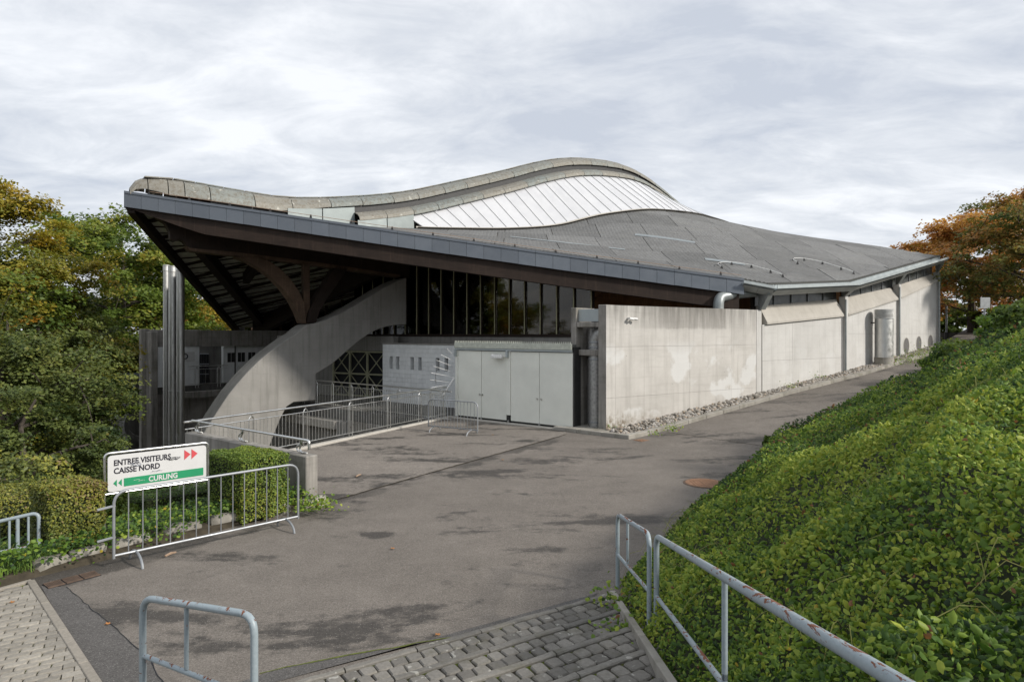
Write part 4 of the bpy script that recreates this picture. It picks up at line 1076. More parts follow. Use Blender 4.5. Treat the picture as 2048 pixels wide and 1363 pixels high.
# left return of that wall and the lattice gate
gq = PZ(672, 780, -.0)
GA = P(668, 700, 34.5); GA.z = 0; GB = P(772, 700, 32.6); GB.z = 0; gd = (GB-GA); gL = gd.length; gd.normalize(); gn = Vector((gd.y, -gd.x, 0))
gate = MB().box(GA-gn*.10-gd*.3, gd*(gL+.6), gn*.02, (0, 0, 2.45)).build('gate_opening', 'black_void', rink)
def bar3(a, b, r, name, mat, par, n=4):
    return MB().tube([a, b], r, n).build(name, mat, par)
gz1 = 2.4
for k in range(4): p = GA+gd*(gL*k/3); MB().box(p-gd*.05, gd*.1, gn*.08, (0, 0, gz1)).build('gate_post', 'frame_cream', gate)
for z in (.02, gz1/2-.04, gz1-.08): MB().box(GA+Vector((0, 0, z))+gn*.004, gd*gL, gn*.07, (0, 0, .08)).build('gate_rail', 'frame_cream', gate)
for k in range(3):
    for j in range(2):
        a_ = GA+gd*(gL*k/3+.05); b_ = GA+gd*(gL*(k+1)/3-.05); z0, z1 = gz1/2*j+.04, gz1/2*(j+1)-.04
        bar3(a_+Vector((0, 0, z0))+gn*.035, b_+Vector((0, 0, z1))+gn*.035, .032, 'gate_brace', 'frame_cream', gate)
        bar3(a_+Vector((0, 0, z1))+gn*.055, b_+Vector((0, 0, z0))+gn*.055, .032, 'gate_brace', 'frame_cream', gate)
MB().box(GA-gd*4.5+Vector((0, 0, -.1))-gn*.2, gd*4.5, gn*.25, (0, 0, 3.3)).build('rear_wall', 'concrete_arm', rink)
MB().box(GA+Vector((0, 0, gz1+.02))-gn*.25, gd*(gL+.6), gn*.35, (0, 0, .75)).build('gate_lintel', 'concrete_arm', rink)

# ------------------------------------------------------------------ walkway, pit and its walls
FA = PZ(588, 805, 0.0); FB = Vector((-2.35, 23.7, 0)); FA = FA - (FB-FA).normalized()*.1; fd = (FB-FA); fL = fd.length; fd.normalize(); fn = Vector((fd.y, -fd.x, 0))
tag(MB().prism([FA+Vector((0, 0, -.45)), FB+Vector((0, 0, -.45)), WB+Vector((0, 0, -.45)), WB+Vector((2, 3, -.45)), GA+Vector((-4, 3, -.45)), SP(.0, 3.2, -.45)+Vector((0, 9, 0))], (0, 0, .44)).build('walkway', 'concrete_dark'), kind='structure')
MB().box(FA-fd*4+Vector((0, 0, -3.8))-fn*.28, fd*(fL+4), fn*.25, (0, 0, 3.34)).build('pit_wall', 'concrete_arm', rink)
MB().box(FA+fd*.1+Vector((0, 0, -.86))-fn*.2, fd*3.9, fn*.62, (0, 0, .36)).build('pit_ledge', 'concrete_sill', rink, bevel=.02)
MB().box(FA+fd*4.05+Vector((0, 0, -1.6))-fn*.2, fd*.5, fn*.5, (0, 0, 1.1)).build('pit_pier', 'concrete_arm', rink, bevel=.02)
MB().box(FA+fd*4.7+Vector((0, 0, -.95))-fn*.2, fd*3.6, fn*.25, (0, 0, .49)).build('walkway_edge', 'concrete_old', rink, bevel=.02)
rd = (RAIL_B-RAIL_A); rL = rd.length; rd.normalize(); rn = Vector((-rd.y, rd.x, 0))      # rn: to the pit
MB().box(RAIL_A+Vector((0, 0, -3.8))+rn*.02-rd*.1, rd*(rL+.5), rn*.22, (0, 0, 3.86)).build('court_retaining_wall', 'concrete_sill', rink, bevel=.02)

# ------------------------------------------------------------------ green-grey door shed
DR = P(1145, 700, 21.9); DR.z = 0; DLn = 5.45; DLf = DR-w*DLn; zt0 = 2.86
shed = MB().box(Vector((DLf.x, DLf.y, -.02))-nw*.45, w*(DLn+.05), nw*.40, (0, 0, zt0)).build('door_shed', 'dark_metal', rink)
MB().box(Vector((DLf.x, DLf.y, zt0-.02))-nw*5.2, w*DLn, nw*5.28, (0, 0, .08)).build('shed_roof', 'concrete_dark', shed)
MB().box(Vector((DLf.x, DLf.y, -.05)), w*DLn, nw*.3, (0, 0, .085)).build('threshold', 'concrete_sill', shed, bevel=.01)
edges = [.0, .12, 1.33, 2.56, 2.76, 4.05, 5.45]
def slab(a_, b_, z0, z1, mat, name, off=0.0, th=.05):
    o_ = DLf+w*a_; return MB().box(Vector((o_.x, o_.y, z0))+nw*(off-.045), w*(b_-a_), nw*th, (0, 0, z1-z0)).build(name, mat, shed, bevel=.004)
slab(0.0, .125, .06, 2.66, 'door_paint', 'jamb', .0, .07); slab(2.565, 2.755, .30, 2.66, 'door_paint', 'door_post', 0, .07)
slab(2.61, 2.71, .04, .30, 'dark_metal', 'post_foot', 0, .05)
for (a_, b_) in ((.135, 1.33), (1.35, 2.555), (2.765, 4.05), (4.07, 5.45)):
    d_ = slab(a_, b_, .10, 2.64, 'door_paint', 'door_leaf', random.uniform(-.004, .004), .045)
for x_ in (1.27, 1.41, 3.97, 4.15):
    o_ = DLf+w*x_; MB().tube([Vector((o_.x, o_.y, .98)), Vector((o_.x, o_.y, .98))+nw*.03], .035, 10).build('lock', 'stainless', shed)
slab(0, DLn, 2.665, 2.74, 'zinc_light', 'door_track', .03, .08); slab(0, DLn, 2.745, 2.95, 'trim_paint', 'shed_fascia', .05, .08)
nt2 = 62
for k in range(nt2):
    o_ = DLf+w*(DLn*(k+.1)/nt2)+nw*.06
    MB().prism([Vector((o_.x, o_.y, 2.94)), Vector((o_.x, o_.y, 2.94))+w*.06, Vector((o_.x, o_.y, 3.03))+w*.03], nw*.02).build('comb_tooth', 'trim_paint', shed)
for x_ in (1.34, 2.66, 4.06):
    o_ = DLf+w*x_; MB().tube([Vector((o_.x, o_.y, 0.02))+nw*.01, Vector((o_.x, o_.y, .12))+nw*.01], .04, 8).build('floor_guide', 'spiral_duct', shed)
for x_ in (.06, 2.66):
    o_ = DLf+w*x_; MB().box(Vector((o_.x, o_.y, 2.42))+nw*.04-w*.04, w*.08, nw*.1, (0, 0, .26)).build('rail_bracket', 'zinc_light', shed, bevel=.01)
# jagged metal fan against climbing, at the left end of the shed
fan = thing('climb_guard', 'fan of thin metal spikes fixed beside the grey green doors', 'climb guard', tuple(DLf))
hub = P(905, 745, 24.9)
fa0 = P(886, 790, 24.7); fa1 = P(909, 754, 24.85)
MB().tube([fa0, fa1], .028, 6).build('arm_bar', 'lamp_white', fan)
for (x0, y0, x1, y1) in ((894, 697, 904, 707), (882, 709, 902, 719), (873, 720, 902, 731), (867, 732, 903, 743), (862, 745, 907, 754), (860, 759, 904, 765), (862, 775, 902, 768), (872, 786, 893, 779)):
    MB().tube([P(x0, y0, 24.6), P(x1, y1, 24.9)], .009, 4).build('spike', 'lamp_white', fan)
MB().tube([P(872, 768, 24.65), P(871, 752, 24.65), P(873, 740, 24.7)], .008, 4).build('wire_tie', 'dark_metal', fan)

# ------------------------------------------------------------------ concrete wall to the right: niche, panels, bays
zw = 4.26
wallR = MB()
a0 = Cc - nu*.28
wallR.prism([Cc-nu*.03+u*.0+Vector((0, 0, -.4)), WP[1]-nu*.03+Vector((0, 0, -.4)), WP[1]-nu*.30+Vector((0, 0, -.4)), a0-w*.0+Vector((0, 0, -.4))], (0, 0, zw+.385))
wr = wallR.build('concrete_wall', 'concrete_sill', rink); wr['label'] = 'stained board-marked concrete wall with pale overpainted patches'
Lr = (WP[1]-Cc).length
cols = [0, .42, 1.75, 4.05, 6.4, Lr-.36]; rows = [-.4, 1.15, 2.86, zw]
for a_, b_ in zip(cols[:-1], cols[1:]):
    rr = rows
    for z0, z1 in zip(rr[:-1], rr[1:]):
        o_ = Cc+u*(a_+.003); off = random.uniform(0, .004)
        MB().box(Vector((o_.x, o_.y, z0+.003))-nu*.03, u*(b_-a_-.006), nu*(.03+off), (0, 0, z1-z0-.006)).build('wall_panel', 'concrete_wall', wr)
o_ = Cc+u*(Lr-.345); MB().box(Vector((o_.x, o_.y, -.4))-nu*.03, u*.30, nu*.035, (0, 0, zw+.4)).build('wall_panel', 'concrete_clean', wr)
# end face
ew = Cc-nu*.0
MB().prism([Cc+Vector((0, 0, -.4))+w*.0, Cc-w*.30+Vector((0, 0, -.4)), Cc-w*.30-nw*1.3+Vector((0, 0, -.4)), Cc-nw*1.3+u*.5+Vector((0, 0, -.4))], (0, 0, zw+.41)).build('wall_end', 'concrete_old', wr, bevel=.015)
# niche with ducts between two fins
n0 = Cc-w*1.42
MB().box(n0+Vector((0, 0, -.3))-nw*1.3, w*.22, nw*1.25, (0, 0, 4.15+.35)).build('niche_fin', 'concrete_old', wr, bevel=.015)
MB().box(n0+w*.22+Vector((0, 0, -.3))-nw*1.3, w*.92, nw*.1, (0, 0, 4.4)).build('niche_back', 'concrete_dark', wr)
MB().box(n0+w*.225+Vector((0, 0, 3.72))-nw*.25, w*.89, nw*.06, (0, 0, .42)).build('niche_panel', 'zinc_light', wr)
MB().box(n0+w*.225+Vector((0, 0, 3.52))-nw*.5, w*.89, nw*.45, (0, 0, .17)).build('niche_lintel', 'concrete_old', wr, bevel=.02)
MB().box(n0+w*.225+Vector((0, 0, 2.55))-nw*.45, w*.89, nw*.3, (0, 0, .2)).build('niche_beam', 'concrete_old', wr, bevel=.02)
MB().box(n0+Vector((0, 0, -.2))-nw*1.2-w*.05, w*1.75, nw*1.68, (0, 0, .32)).build('niche_plinth', 'concrete_kerb', wr, bevel=.03)
dc = n0+w*.78-nw*.42
mb = MB(); pts = [dc+Vector((0, 0, .1)), dc+Vector((0, 0, 2.95))]+[dc+Vector((0, 0, 2.95))+Vector((0, 0, .42*math.sin(a)))+w*(.42*(1-math.cos(a))) for a in (0.4, .8, 1.2, 1.5)]
duct = MB().tube(pts, .235, 20).build('duct', 'spiral_duct', wr, smooth=True)
for z in (.25, 2.4, 2.8, 2.98): MB().lathe(dc+Vector((0, 0, z)), [(.238, 0), (.25, .01), (.25, .05), (.238, .06)], 20).build('duct_clamp', 'galvanised', duct)
dc2 = n0+w*.42-nw*.75
MB().tube([dc2+Vector((0, 0, .1)), dc2+Vector((0, 0, 3.5))], .15, 14).build('duct', 'spiral_duct', wr, smooth=True)
# camera fixture on the wall
camf = thing('wall_camera', 'pair of small white fixtures near the top corner of the stained concrete wall', 'camera', tuple(Cc+u*.95+nu*.1))
c0 = Cc+u*.95+nu*.02+Vector((0, 0, 3.78))
MB().box(c0, u*.05, nu*.1, (0, 0, .07)).build('bracket', 'lamp_white', camf)
for k in (0, .18): MB().tube([c0+u*(k-.02)+nu*.12+Vector((0, 0, .03)), c0+u*(k+.12)+nu*.16+Vector((0, 0, .01))], .045, 10).build('housing', 'lamp_white', camf, smooth=True)

# bays beyond: pillar, wall panels, sloping sill, window band, bracket
zA = [3.66, 4.11, 5.12, 6.42]; zS = [4.42, 4.92, 5.76, 6.86]
for i in range(3):
    A_, B_ = WP[i+1], WP[i+2]; d = (B_-A_); L = d.length; d.normalize(); nn = Vector((d.y, -d.x, 0)); g0, g1 = gz(*A_.xy)-.6, gz(*B_.xy)-.6
    z0, z1 = zA[i], zA[i+1]
    q = [A_-nn*.05, B_-nn*.05]
    body = MB().prism([q[0]+Vector((0, 0, g0)), q[1]+Vector((0, 0, g1)), q[1]+Vector((0, 0, z1)), q[0]+Vector((0, 0, z0))], -nn*.3).build('bay_wall', 'concrete_old', rink)
    body['label'] = 'pale concrete bay with sloping sill under the eaves'
    ncol = 3 if i < 2 else 4; zc1 = [None, 3.30]
    def ztw(f): return z0+(z1-z0)*f
    holes = []
    if i == 2:
        for hx, hy in ((1812.5, 691), (1837.5, 687), (1860.5, 684)):
            k = (hx-1024)/FPX; s_ = (k*A_.y-A_.x)/(d.x-k*d.y); dd = A_.y+d.y*s_; holes.append((s_, EYE-(hy-HOR)/FPX*dd, .45))
    for c in range(ncol):
        f0, f1 = (c*L/ncol+.004)/L, ((c+1)*L/ncol-.004)/L
        for (za_, zb_) in ((-9, 3.297), (3.303, 99)) if i else ((-9, 2.2), (2.206, 99)):
            pts = []
            lo0, lo1 = (g0+(g1-g0)*f0, g0+(g1-g0)*f1) if za_ < 0 else (za_, za_)
            hi0, hi1 = (zb_, zb_) if zb_ < 9 else (ztw(f0), ztw(f1))
            hi0 = min(hi0, ztw(f0)); hi1 = min(hi1, ztw(f1))
            if hi0-lo0 < .02 and hi1-lo1 < .02: continue
            p0, p1 = A_+d*(f0*L)-nn*.05, A_+d*(f1*L)-nn*.05
            pan = MB().prism([p0+Vector((0, 0, lo0)), p1+Vector((0, 0, lo1)), p1+Vector((0, 0, hi1)), p0+Vector((0, 0, hi0))], nn*(.05+random.uniform(0, .003))).build('wall_panel', 'concrete_clean', body)
    for (s_, z_, r_) in holes:   # round openings: concrete ring with a deep dark reveal
        c = A_+d*s_; V = []; F = []; n = 28
        for (rr_, off) in ((r_+.0, .012), (r_-.03, .012), (r_-.07, -.02), (r_-.07, -.04)):
            for k in range(n): a = 2*math.pi*k/n; V.append(Vector((c.x, c.y, z_))+d*(rr_*math.cos(a))+nn*(off+.003)+Vector((0, 0, rr_*math.sin(a))))
        F = [(r0*n+k, r0*n+(k+1) % n, (r0+1)*n+(k+1) % n, (r0+1)*n+k) for r0 in range(3) for k in range(n)]
        ring = mesh('porthole', V, F, 'concrete_sill', body)
        V = [Vector((c.x, c.y, z_))+d*((r_-.035)*math.cos(2*math.pi*k/n))+nn*.009+Vector((0, 0, (r_-.035)*math.sin(2*math.pi*k/n))) for k in range(n)]
        mesh('porthole_pane', V, [tuple(range(n))], 'dark_concrete_void', ring) if 'dark_concrete_void' in MAT else mesh('porthole_pane', V, [tuple(range(n))], 'porthole_grey', ring)
    # sloping sill
    f0, f1 = .03, .965
    secs = []
    for f, za_, zs_ in ((f0, z0+(z1-z0)*f0, zS[i]+(zS[i+1]-zS[i])*f0), (f1, z0+(z1-z0)*f1, zS[i]+(zS[i+1]-zS[i])*f1)):
        p = A_+d*(L*f); secs.append([p+nn*o+Vector((0, 0, z)) for o, z in ((-.3, za_), (.10, za_), (.10, za_+.08), (-.28, zs_), (-.42, zs_), (-.42, za_))])
    V = secs[0]+secs[1]; m = 6
    mesh('sill', V, [(k, (k+1) % m, m+(k+1) % m, m+k) for k in range(m)] + [tuple(range(m-1, -1, -1)), tuple(range(m, 2*m))], 'concrete_sill', body)
    # window band
    et0, et1 = (E1, E2) if i == 0 else (E2, E3)
    nw_ = 5
    for k in range(nw_):
        f0, f1 = (k+.02)/nw_, (k+.98)/nw_; p0, p1 = A_+d*(L*f0)-nn*.36, A_+d*(L*f1)-nn*.36
        zb0, zb1 = zS[i]+(zS[i+1]-zS[i])*f0, zS[i]+(zS[i+1]-zS[i])*f1; zt_ = lambda f: zS[i]+(zS[i+1]-zS[i])*f+.75
        MB().prism([p0+Vector((0, 0, zb0)), p1+Vector((0, 0, zb1)), p1+Vector((0, 0, zt_(f1))), p0+Vector((0, 0, zt_(f0)))], nn*.02).build('window_pane', 'glass_band', body) if 'glass_band' in MAT else MB().prism([p0+Vector((0, 0, zb0)), p1+Vector((0, 0, zb1)), p1+Vector((0, 0, zt_(f1))), p0+Vector((0, 0, zt_(f0)))], nn*.02).build('window_pane', 'dark_metal', body)
        pm = A_+d*(L*(k+1)/nw_)-nn*.34; zb = zS[i]+(zS[i+1]-zS[i])*(k+1)/nw_
        MB().box(pm+Vector((0, 0, zb)), d*.05, nn*.05, (0, 0, .75)).build('window_mullion', 'galvanised', body)
    MB().prism([A_-nn*.44+Vector((0, 0, zS[i]-.3)), B_-nn*.44+Vector((0, 0, zS[i+1]-.3)), B_-nn*.44+Vector((0, 0, zS[i+1]+.8)), A_-nn*.44+Vector((0, 0, zS[i]+.8))], -nn*.1).build('window_back', 'timber_dark', body)
for i in range(1, 5):
    c = WP[i]; d = ((WP[i+1]-c) if i < 4 else (c-WP[i-1])).normalized(); nn = Vector((d.y, -d.x, 0)); zt_ = [0, 4.27, 5.02, 5.9, 6.95][i]; g = gz(*c.xy)-.5
    if i > 1: MB().box(c-d*.16-nn*.2+Vector((0, 0, g)), d*.32, nn*.3, (0, 0, zt_-g)).build('pillar', 'concrete_clean', rink, bevel=.02)
    if i > 1: MB().tube([c-d*.2+nn*.13+Vector((0, 0, g)), c-d*.2+nn*.13+Vector((0, 0, zt_-.15))], .045, 8).build('downpipe', 'gutter_zinc', rink)
    eo = [0, E1, E2, E2.lerp(E3, .52), E3][i]; ze = [0, 5.2, 5.62, 6.72, 7.75][i]
    v = Vector((eo.x-c.x, eo.y-c.y, 0)); 
    q = [c-v*.2+Vector((0, 0, zt_)), c+v*.12+Vector((0, 0, zt_)), c+v*.88+Vector((0, 0, ze-.33)), c+v*.88+Vector((0, 0, ze-.12)), c-v*.2+Vector((0, 0, ze-.1))]
    MB().prism([p-d*.16 for p in q], d*.32).build('eave_bracket', 'gutter_zinc', rink, bevel=.015)
# eave: gutter lip, slanted soffit panels, corrugated edge
EP = [(EA+Vector((.05, -.06, 0)), 5.42), (E1, 5.2), (E2, 5.62), (E3, 7.75)]
gut = MB()
for (a_, za_), (b_, zb_) in zip(EP[:-1], EP[1:]):
    d = b_-a_; L = d.length; d.normalize(); nn = Vector((d.y, -d.x, 0))
    sec = lambda p, z: [p+nn*o+Vector((0, 0, z+h)) for o, h in ((-.5, -.2), (.10, -.2), (.22, -.14), (.22, -.03), (.19, -.03), (.19, -.12), (-.5, -.14))]
    S0, S1 = sec(a_, za_), sec(b_, zb_); m = 7
    gut.add(S0+S1, [(k, (k+1) % m, m+(k+1) % m, m+k) for k in range(m)] + [tuple(range(m-1, -1, -1)), tuple(range(m, 2*m))])
gutter = gut.build('gutter', 'zinc_light', rink)
for gi, ((a_, za_), (b_, zb_)) in enumerate(zip(EP[:-1], EP[1:])):
    d = b_-a_; L = d.length; d.normalize(); nn = Vector((d.y, -d.x, 0)); n = max(2, round(L/.52))
    for k in range(n):
        f0, f1 = (k+.01)/n, (k+.99)/n; p0, p1 = a_+d*(L*f0), a_+d*(L*f1); zz0, zz1 = za_+(zb_-za_)*f0, za_+(zb_-za_)*f1
        dp = .20
        q = [p0+nn*.18+Vector((0, 0, zz0-.205)), p1+nn*.18+Vector((0, 0, zz1-.205)), p1-nn*.16+Vector((0, 0, zz1-.2-dp)), p0-nn*.16+Vector((0, 0, zz0-.2-dp))]
        MB().prism(q, -nn*.02).build('soffit_panel', 'gutter_zinc', gutter)
    # corrugated sheet ends
    n = int(L/.045); V = []; 
    for k in range(n+1):
        f = k/n; p = a_+d*(L*f)-nn*.24; zz = za_+(zb_-za_)*f+.085+.03*math.sin(k*math.pi/2)
        V += [p+nn*.04+Vector((0, 0, zz)), p-nn*.5+Vector((0, 0, zz+.05)), p+nn*.04+Vector((0, 0, zz-.055))]
    mesh('corrugated_edge', V, [(3*k, 3*k+3, 3*k+4, 3*k+1) for k in range(n)]+[(3*k+2, 3*k+5, 3*k+3, 3*k) for k in range(n)], 'roof_edge' if 'roof_edge' in MAT else 'dark_metal', gutter)
    bb = [a_-nn*.22+Vector((0, 0, za_-.14)), b_-nn*.22+Vector((0, 0, zb_-.14)), b_-nn*.22+Vector((0, 0, zb_+.04)), a_-nn*.22+Vector((0, 0, za_+.04))]
    MB().prism(bb, -nn*.03).build('eave_board', 'zinc_light', gutter)
# elbow of the rainwater pipe above the wall
p_ = P(1500, 588, 25.6); mb = MB(); 
MB().tube(fillet([P(1508, 584, 25.9), P(1470, 588, 25.5), P(1440, 594, 25.2), P(1437, 605, 25.1), P(1437, 622, 25.1)], .4, 4), .2, 16).build('rainwater_elbow', 'gutter_zinc', rink, smooth=True)
# lightning wire with clips
def wire(pts, n=20, clip=None):
    q = []
    for a_, b_ in zip(pts[:-1], pts[1:]):
        for i in range(n): q.append(a_.lerp(b_, i/n))
    q.append(pts[-1]); return q
ln = [fa+fdir*k+Vector((0, .28, fz(k)+.16)) for k in [i/30 for i in range(1, 31)]]
MB().tube(ln, .011, 5).build('lightning_wire', 'copper_wire', roof)
clip_me = MB().prism([(-.05, 0, -.12), (.05, 0, -.12), (.02, 0, .03), (-.02, 0, .03)], (0, .04, 0)).build('wire_clip', 'dark_metal', roof)
clip_me.location = ln[0]
for i in range(2, 30, 2):
    o = bpy.data.objects.new('wire_clip', clip_me.data); link(o, roof); o.location = ln[i]
for cxp in ((1545, 560, 1470, 556, 25.6), (1690, 555, 1590, 553, 29.5), (1885, 512, 1795, 522, 37.5)):
    pa = hit(cxp[0]-6, cxp[1]-6); 
    if not pa: continue
    ang0 = 0.3; q = []
    for k in range(26):
        a = R(200)-R(250)*k/25; x_ = pa.x-.9+1.0*math.cos(a)*1.0 + (.9 if k > 18 else 0)*(k-18)/7; y_ = pa.y+.75+.75*math.sin(a)
        t_, s_ = TS(x_, y_); 
        if s_ < interp(t_, ET, ES)-.05: q.append(Vector((x_, y_, zroof(x_, y_)+.14)))
    if len(q) > 3:
        MB().tube(q, .013, 5).build('lightning_wire', 'lamp_white', roof)
        for v in q[::5]:
            o = bpy.data.objects.new('wire_clip', clip_me.data); link(o, roof); o.location = v

# ------------------------------------------------------------------ lower left wing
def lw(px, d, z=0.0): p = P(px, 667, d); return Vector((p.x, p.y, z))
L0, L1_, L2_, L3_ = lw(287, 35.5), lw(402, 37.5), lw(447, 39), lw(640, 44.5)
def wallseg(a, b, z0, z1, mat, name, th=.3, par=rink, off=0.0, bevel=0.0):
    d = (b-a).normalized(); nn = Vector((d.y, -d.x, 0)); return MB().prism([a+nn*off+Vector((0, 0, z0)), b+nn*off+Vector((0, 0, z0)), b+nn*off+Vector((0, 0, z1)), a+nn*off+Vector((0, 0, z1))], -nn*th).build(name, mat, par, bevel=bevel)
wing = wallseg(L0, L1_, 2.55, 3.52, 'concrete_old', 'wing_parapet', .35, off=.05, bevel=.03)
wallseg(L1_+Vector((.02, 0, 0)), L3_+Vector((2, .5, 0)), 2.55, 3.50, 'concrete_old', 'wing_parapet', .35)
wallseg(L0+Vector((.5, 0, 0)), L1_-Vector((.1, 0, 0)), .3, 2.548, 'white_block', 'wing_wall')
wallseg(L1_+Vector((-1.2, .6, 0)), L2_+Vector((.5, .6, 0)), .3, 2.548, 'concrete_dark', 'wing_recess')
wgate = wallseg(lw(400, 38.2), lw(418, 38.3), .35, 2.1, 'black_void', 'wing_gate', .05)
for k in range(5):
    a = lw(400+18*k/4, 38.1+.03*k); MB().tube([Vector((a.x, a.y-.05, .4)), Vector((a.x, a.y-.05, 2.1))], .03, 4).build('gate_bar', 'dark_metal', wgate)
for z in (.9, 1.5, 2.1): a, b = lw(400, 38.05), lw(418, 38.15); MB().tube([Vector((a.x, a.y, z)), Vector((b.x, b.y, z))], .025, 4).build('gate_bar', 'galvanised', wgate)
ws = wallseg(L2_, L3_, .3, 2.546, 'white_block', 'wing_wall')
for px in (455, 463, 476.5, 484.5, 499, 507): 
    f = (px-447)/(640-447); a = L2_.lerp(L3_, f*.86); d = (L3_-L2_).normalized(); nn = Vector((d.y, -d.x, 0))
    MB().box(a+nn*.004+Vector((0, 0, 1.55)), d*.22, nn*.01, (0, 0, .58)).build('slit_window', 'dark_metal', ws)
wallseg(lw(283, 35.3), lw(300, 35.6), -3.8, 3.56, 'concrete_old', 'wing_pier', .5, bevel=.03); wallseg(lw(301, 35.2), lw(314, 35.5), -3.8, 3.42, 'concrete_old', 'wing_pier', .6, off=.1, bevel=.03)
wallseg(lw(300, 36.2), lw(640, 43.0), -.15, .25, 'concrete_dark', 'wing_deck', 4.0); wallseg(lw(372, 36.0), lw(450, 37.5), -.35, .02, 'concrete_old', 'wing_deck_edge', .4, bevel=.03)
wallseg(lw(312, 36.5), lw(660, 43.2), -3.8, -.16, 'concrete_old', 'wing_base_wall', .3)
# round annexe with the concrete ring
ann = wallseg(lw(256, 36.5), lw(302, 37.5), -3.8, .75, 'concrete_dark', 'annexe', 3.0, bevel=.05)
wallseg(lw(254, 36.4), lw(300, 37.4), .752, .95, 'fascia_zinc', 'annexe_roof', 3.2)
c = lw(283, 36.55, -1.8); d = (lw(302, 37.5)-lw(256, 36.5)).normalized(); nn = Vector((d.y, -d.x, 0)); V = []; n = 32
for rr_, off in ((1.0, .02), (1.0, .22), (.78, .22), (.70, .03)):
    for k in range(n): a = 2*math.pi*k/n; V.append(c+d*(rr_*math.cos(a))+nn*off+Vector((0, 0, rr_*math.sin(a))))
F = [(r0*n+k, r0*n+(k+1) % n, (r0+1)*n+(k+1) % n, (r0+1)*n+k) for r0 in range(3) for k in range(n)]
mesh('ring_opening', V, F, 'concrete_dark', rink, smooth=False)
mb = MB().prism([Vector((AL.x+.15, AL.y+.1, 3.5)), Vector((AL.x+.45, AL.y+.1, 3.5)), Vector((AL.x+.45, AL.y+.4, 3.5)), Vector((AL.x+.15, AL.y+.4, 3.5))], (0, 0, .5)).build('eave_post', 'concrete_dark', rink)
# ------------------------------------------------------------------ railings
def place_bar(me, name, mtx, parent):
    o = bpy.data.objects.new(name, me); link(o, parent)
    o.matrix_local = Matrix.Translation(Vector(parent.location)).inverted() @ mtx if False else mtx
    return o
def steel_railing(label, A, B, posts, htop=1.16, zb=None, mat='stainless', bar_gap=.125, zf=None, skip=()):
    """handrail on paired inverted-U posts, two thin rails, vertical bars"""
    zf = zf or (lambda k: 0.0); th = thing('steel_railing', label, 'railing', (A.x, A.y, zf(0))); d = (B-A); L = d.length; d.normalize()
    at = lambda s, z: Vector((A.x+d.x*s, A.y+d.y*s, zf(s/L)+z))
    MB().tube([at(-.02, htop), at(L+.02, htop)], .027, 10).build('handrail', mat, th, smooth=True)
    for z, nm in ((htop-.17, 'upper_rail'), (.13, 'lower_rail')): MB().tube([at(0, z), at(L, z)], .014, 8).build(nm, mat, th, smooth=True)
    for s in posts:
        pts = [at(s-.075, -.1), at(s-.075, htop-.19)] + [at(s-.075*math.cos(a), htop-.19+.11*math.sin(a)) for a in (.4, .8, 1.2, 1.57, 1.94, 2.34, 2.74)] + [at(s+.075, htop-.19), at(s+.075, -.1)]
        p = MB().tube(pts, .016, 8).build('post', mat, th, smooth=True)
        MB().tube([at(s, htop-.09), at(s, htop-.02)], .012, 6).build('stem', mat, p)
    bar = MB().tube([(0, 0, .13), (0, 0, htop-.17)], .0075, 5).build('bar', mat, th)
    bar.location = at(.06, 0); n = int(L/bar_gap)
    for k in range(1, n):
        s = .06+k*bar_gap
        o = bpy.data.objects.new('bar', bar.data); link(o, th); o.location = at(s, 0)
    return th
ra_, rb_ = RAIL_A+rn*.1, RAIL_B+rn*.1
steel_railing('bright steel railing along the near edge of the asphalt forecourt', ra_, rb_, [rL*f for f in (.17, .34, .51, .68, .84, .97)], zf=lambda k: 0.06)
steel_railing('dull steel railing on the far walkway below the white block wall', FA-fn*.12, FB-fn*.12, [fL*f for f in (.07, .17, .29, .42, .56, .72, .9)], zf=lambda k: -.01)
steel_railing('slim steel railing on the upper deck behind the flue pipes', lw(316, 36.1), lw(455, 38.3), [.5, 2.0, 3.2, 4.3], zf=lambda k: .25, bar_gap=.3)

# parapet with handrail on curled brackets
par = MB().box(RAIL_A+Vector((0, 0, -3.8))-w*.15, w*((PAR_END-RAIL_A).length+.15), -nw*.26, (0, 0, 3.8+.98)).build('parapet_wall', 'concrete_old', None, bevel=.02)
tag(par, 'weathered concrete parapet wall behind the clipped hedge', 'wall')
pl = (PAR_END-RAIL_A).length
hr = thing('wall_handrail', 'steel handrail on curled brackets along the top of the concrete parapet', 'handrail', tuple(RAIL_A+Vector((0, 0, .98))))
pa = lambda s, z: RAIL_A+w*s-nw*.13+Vector((0, 0, .98+z))
MB().tube(fillet([pa(-.05, .27), pa(pl-.22, .27), pa(pl-.1, .27), pa(pl-.1, .10)], .09, 5), .027, 10).build('handrail', 'stainless', hr, smooth=True)
for s in (.25, 2.2, pl-.35):
    for o_ in (-.05, .05):
        pts = [pa(s+o_*.3, .26), pa(s+o_*.4, .19), pa(s-.09+o_, .14), pa(s-.11+o_, .07), pa(s-.05+o_, .025), pa(s+.07+o_, .02), pa(s+.16+o_*.5, .03)]
        MB().tube(fillet(pts, .05, 3), .017, 6).build('bracket', 'stainless', hr, smooth=True)

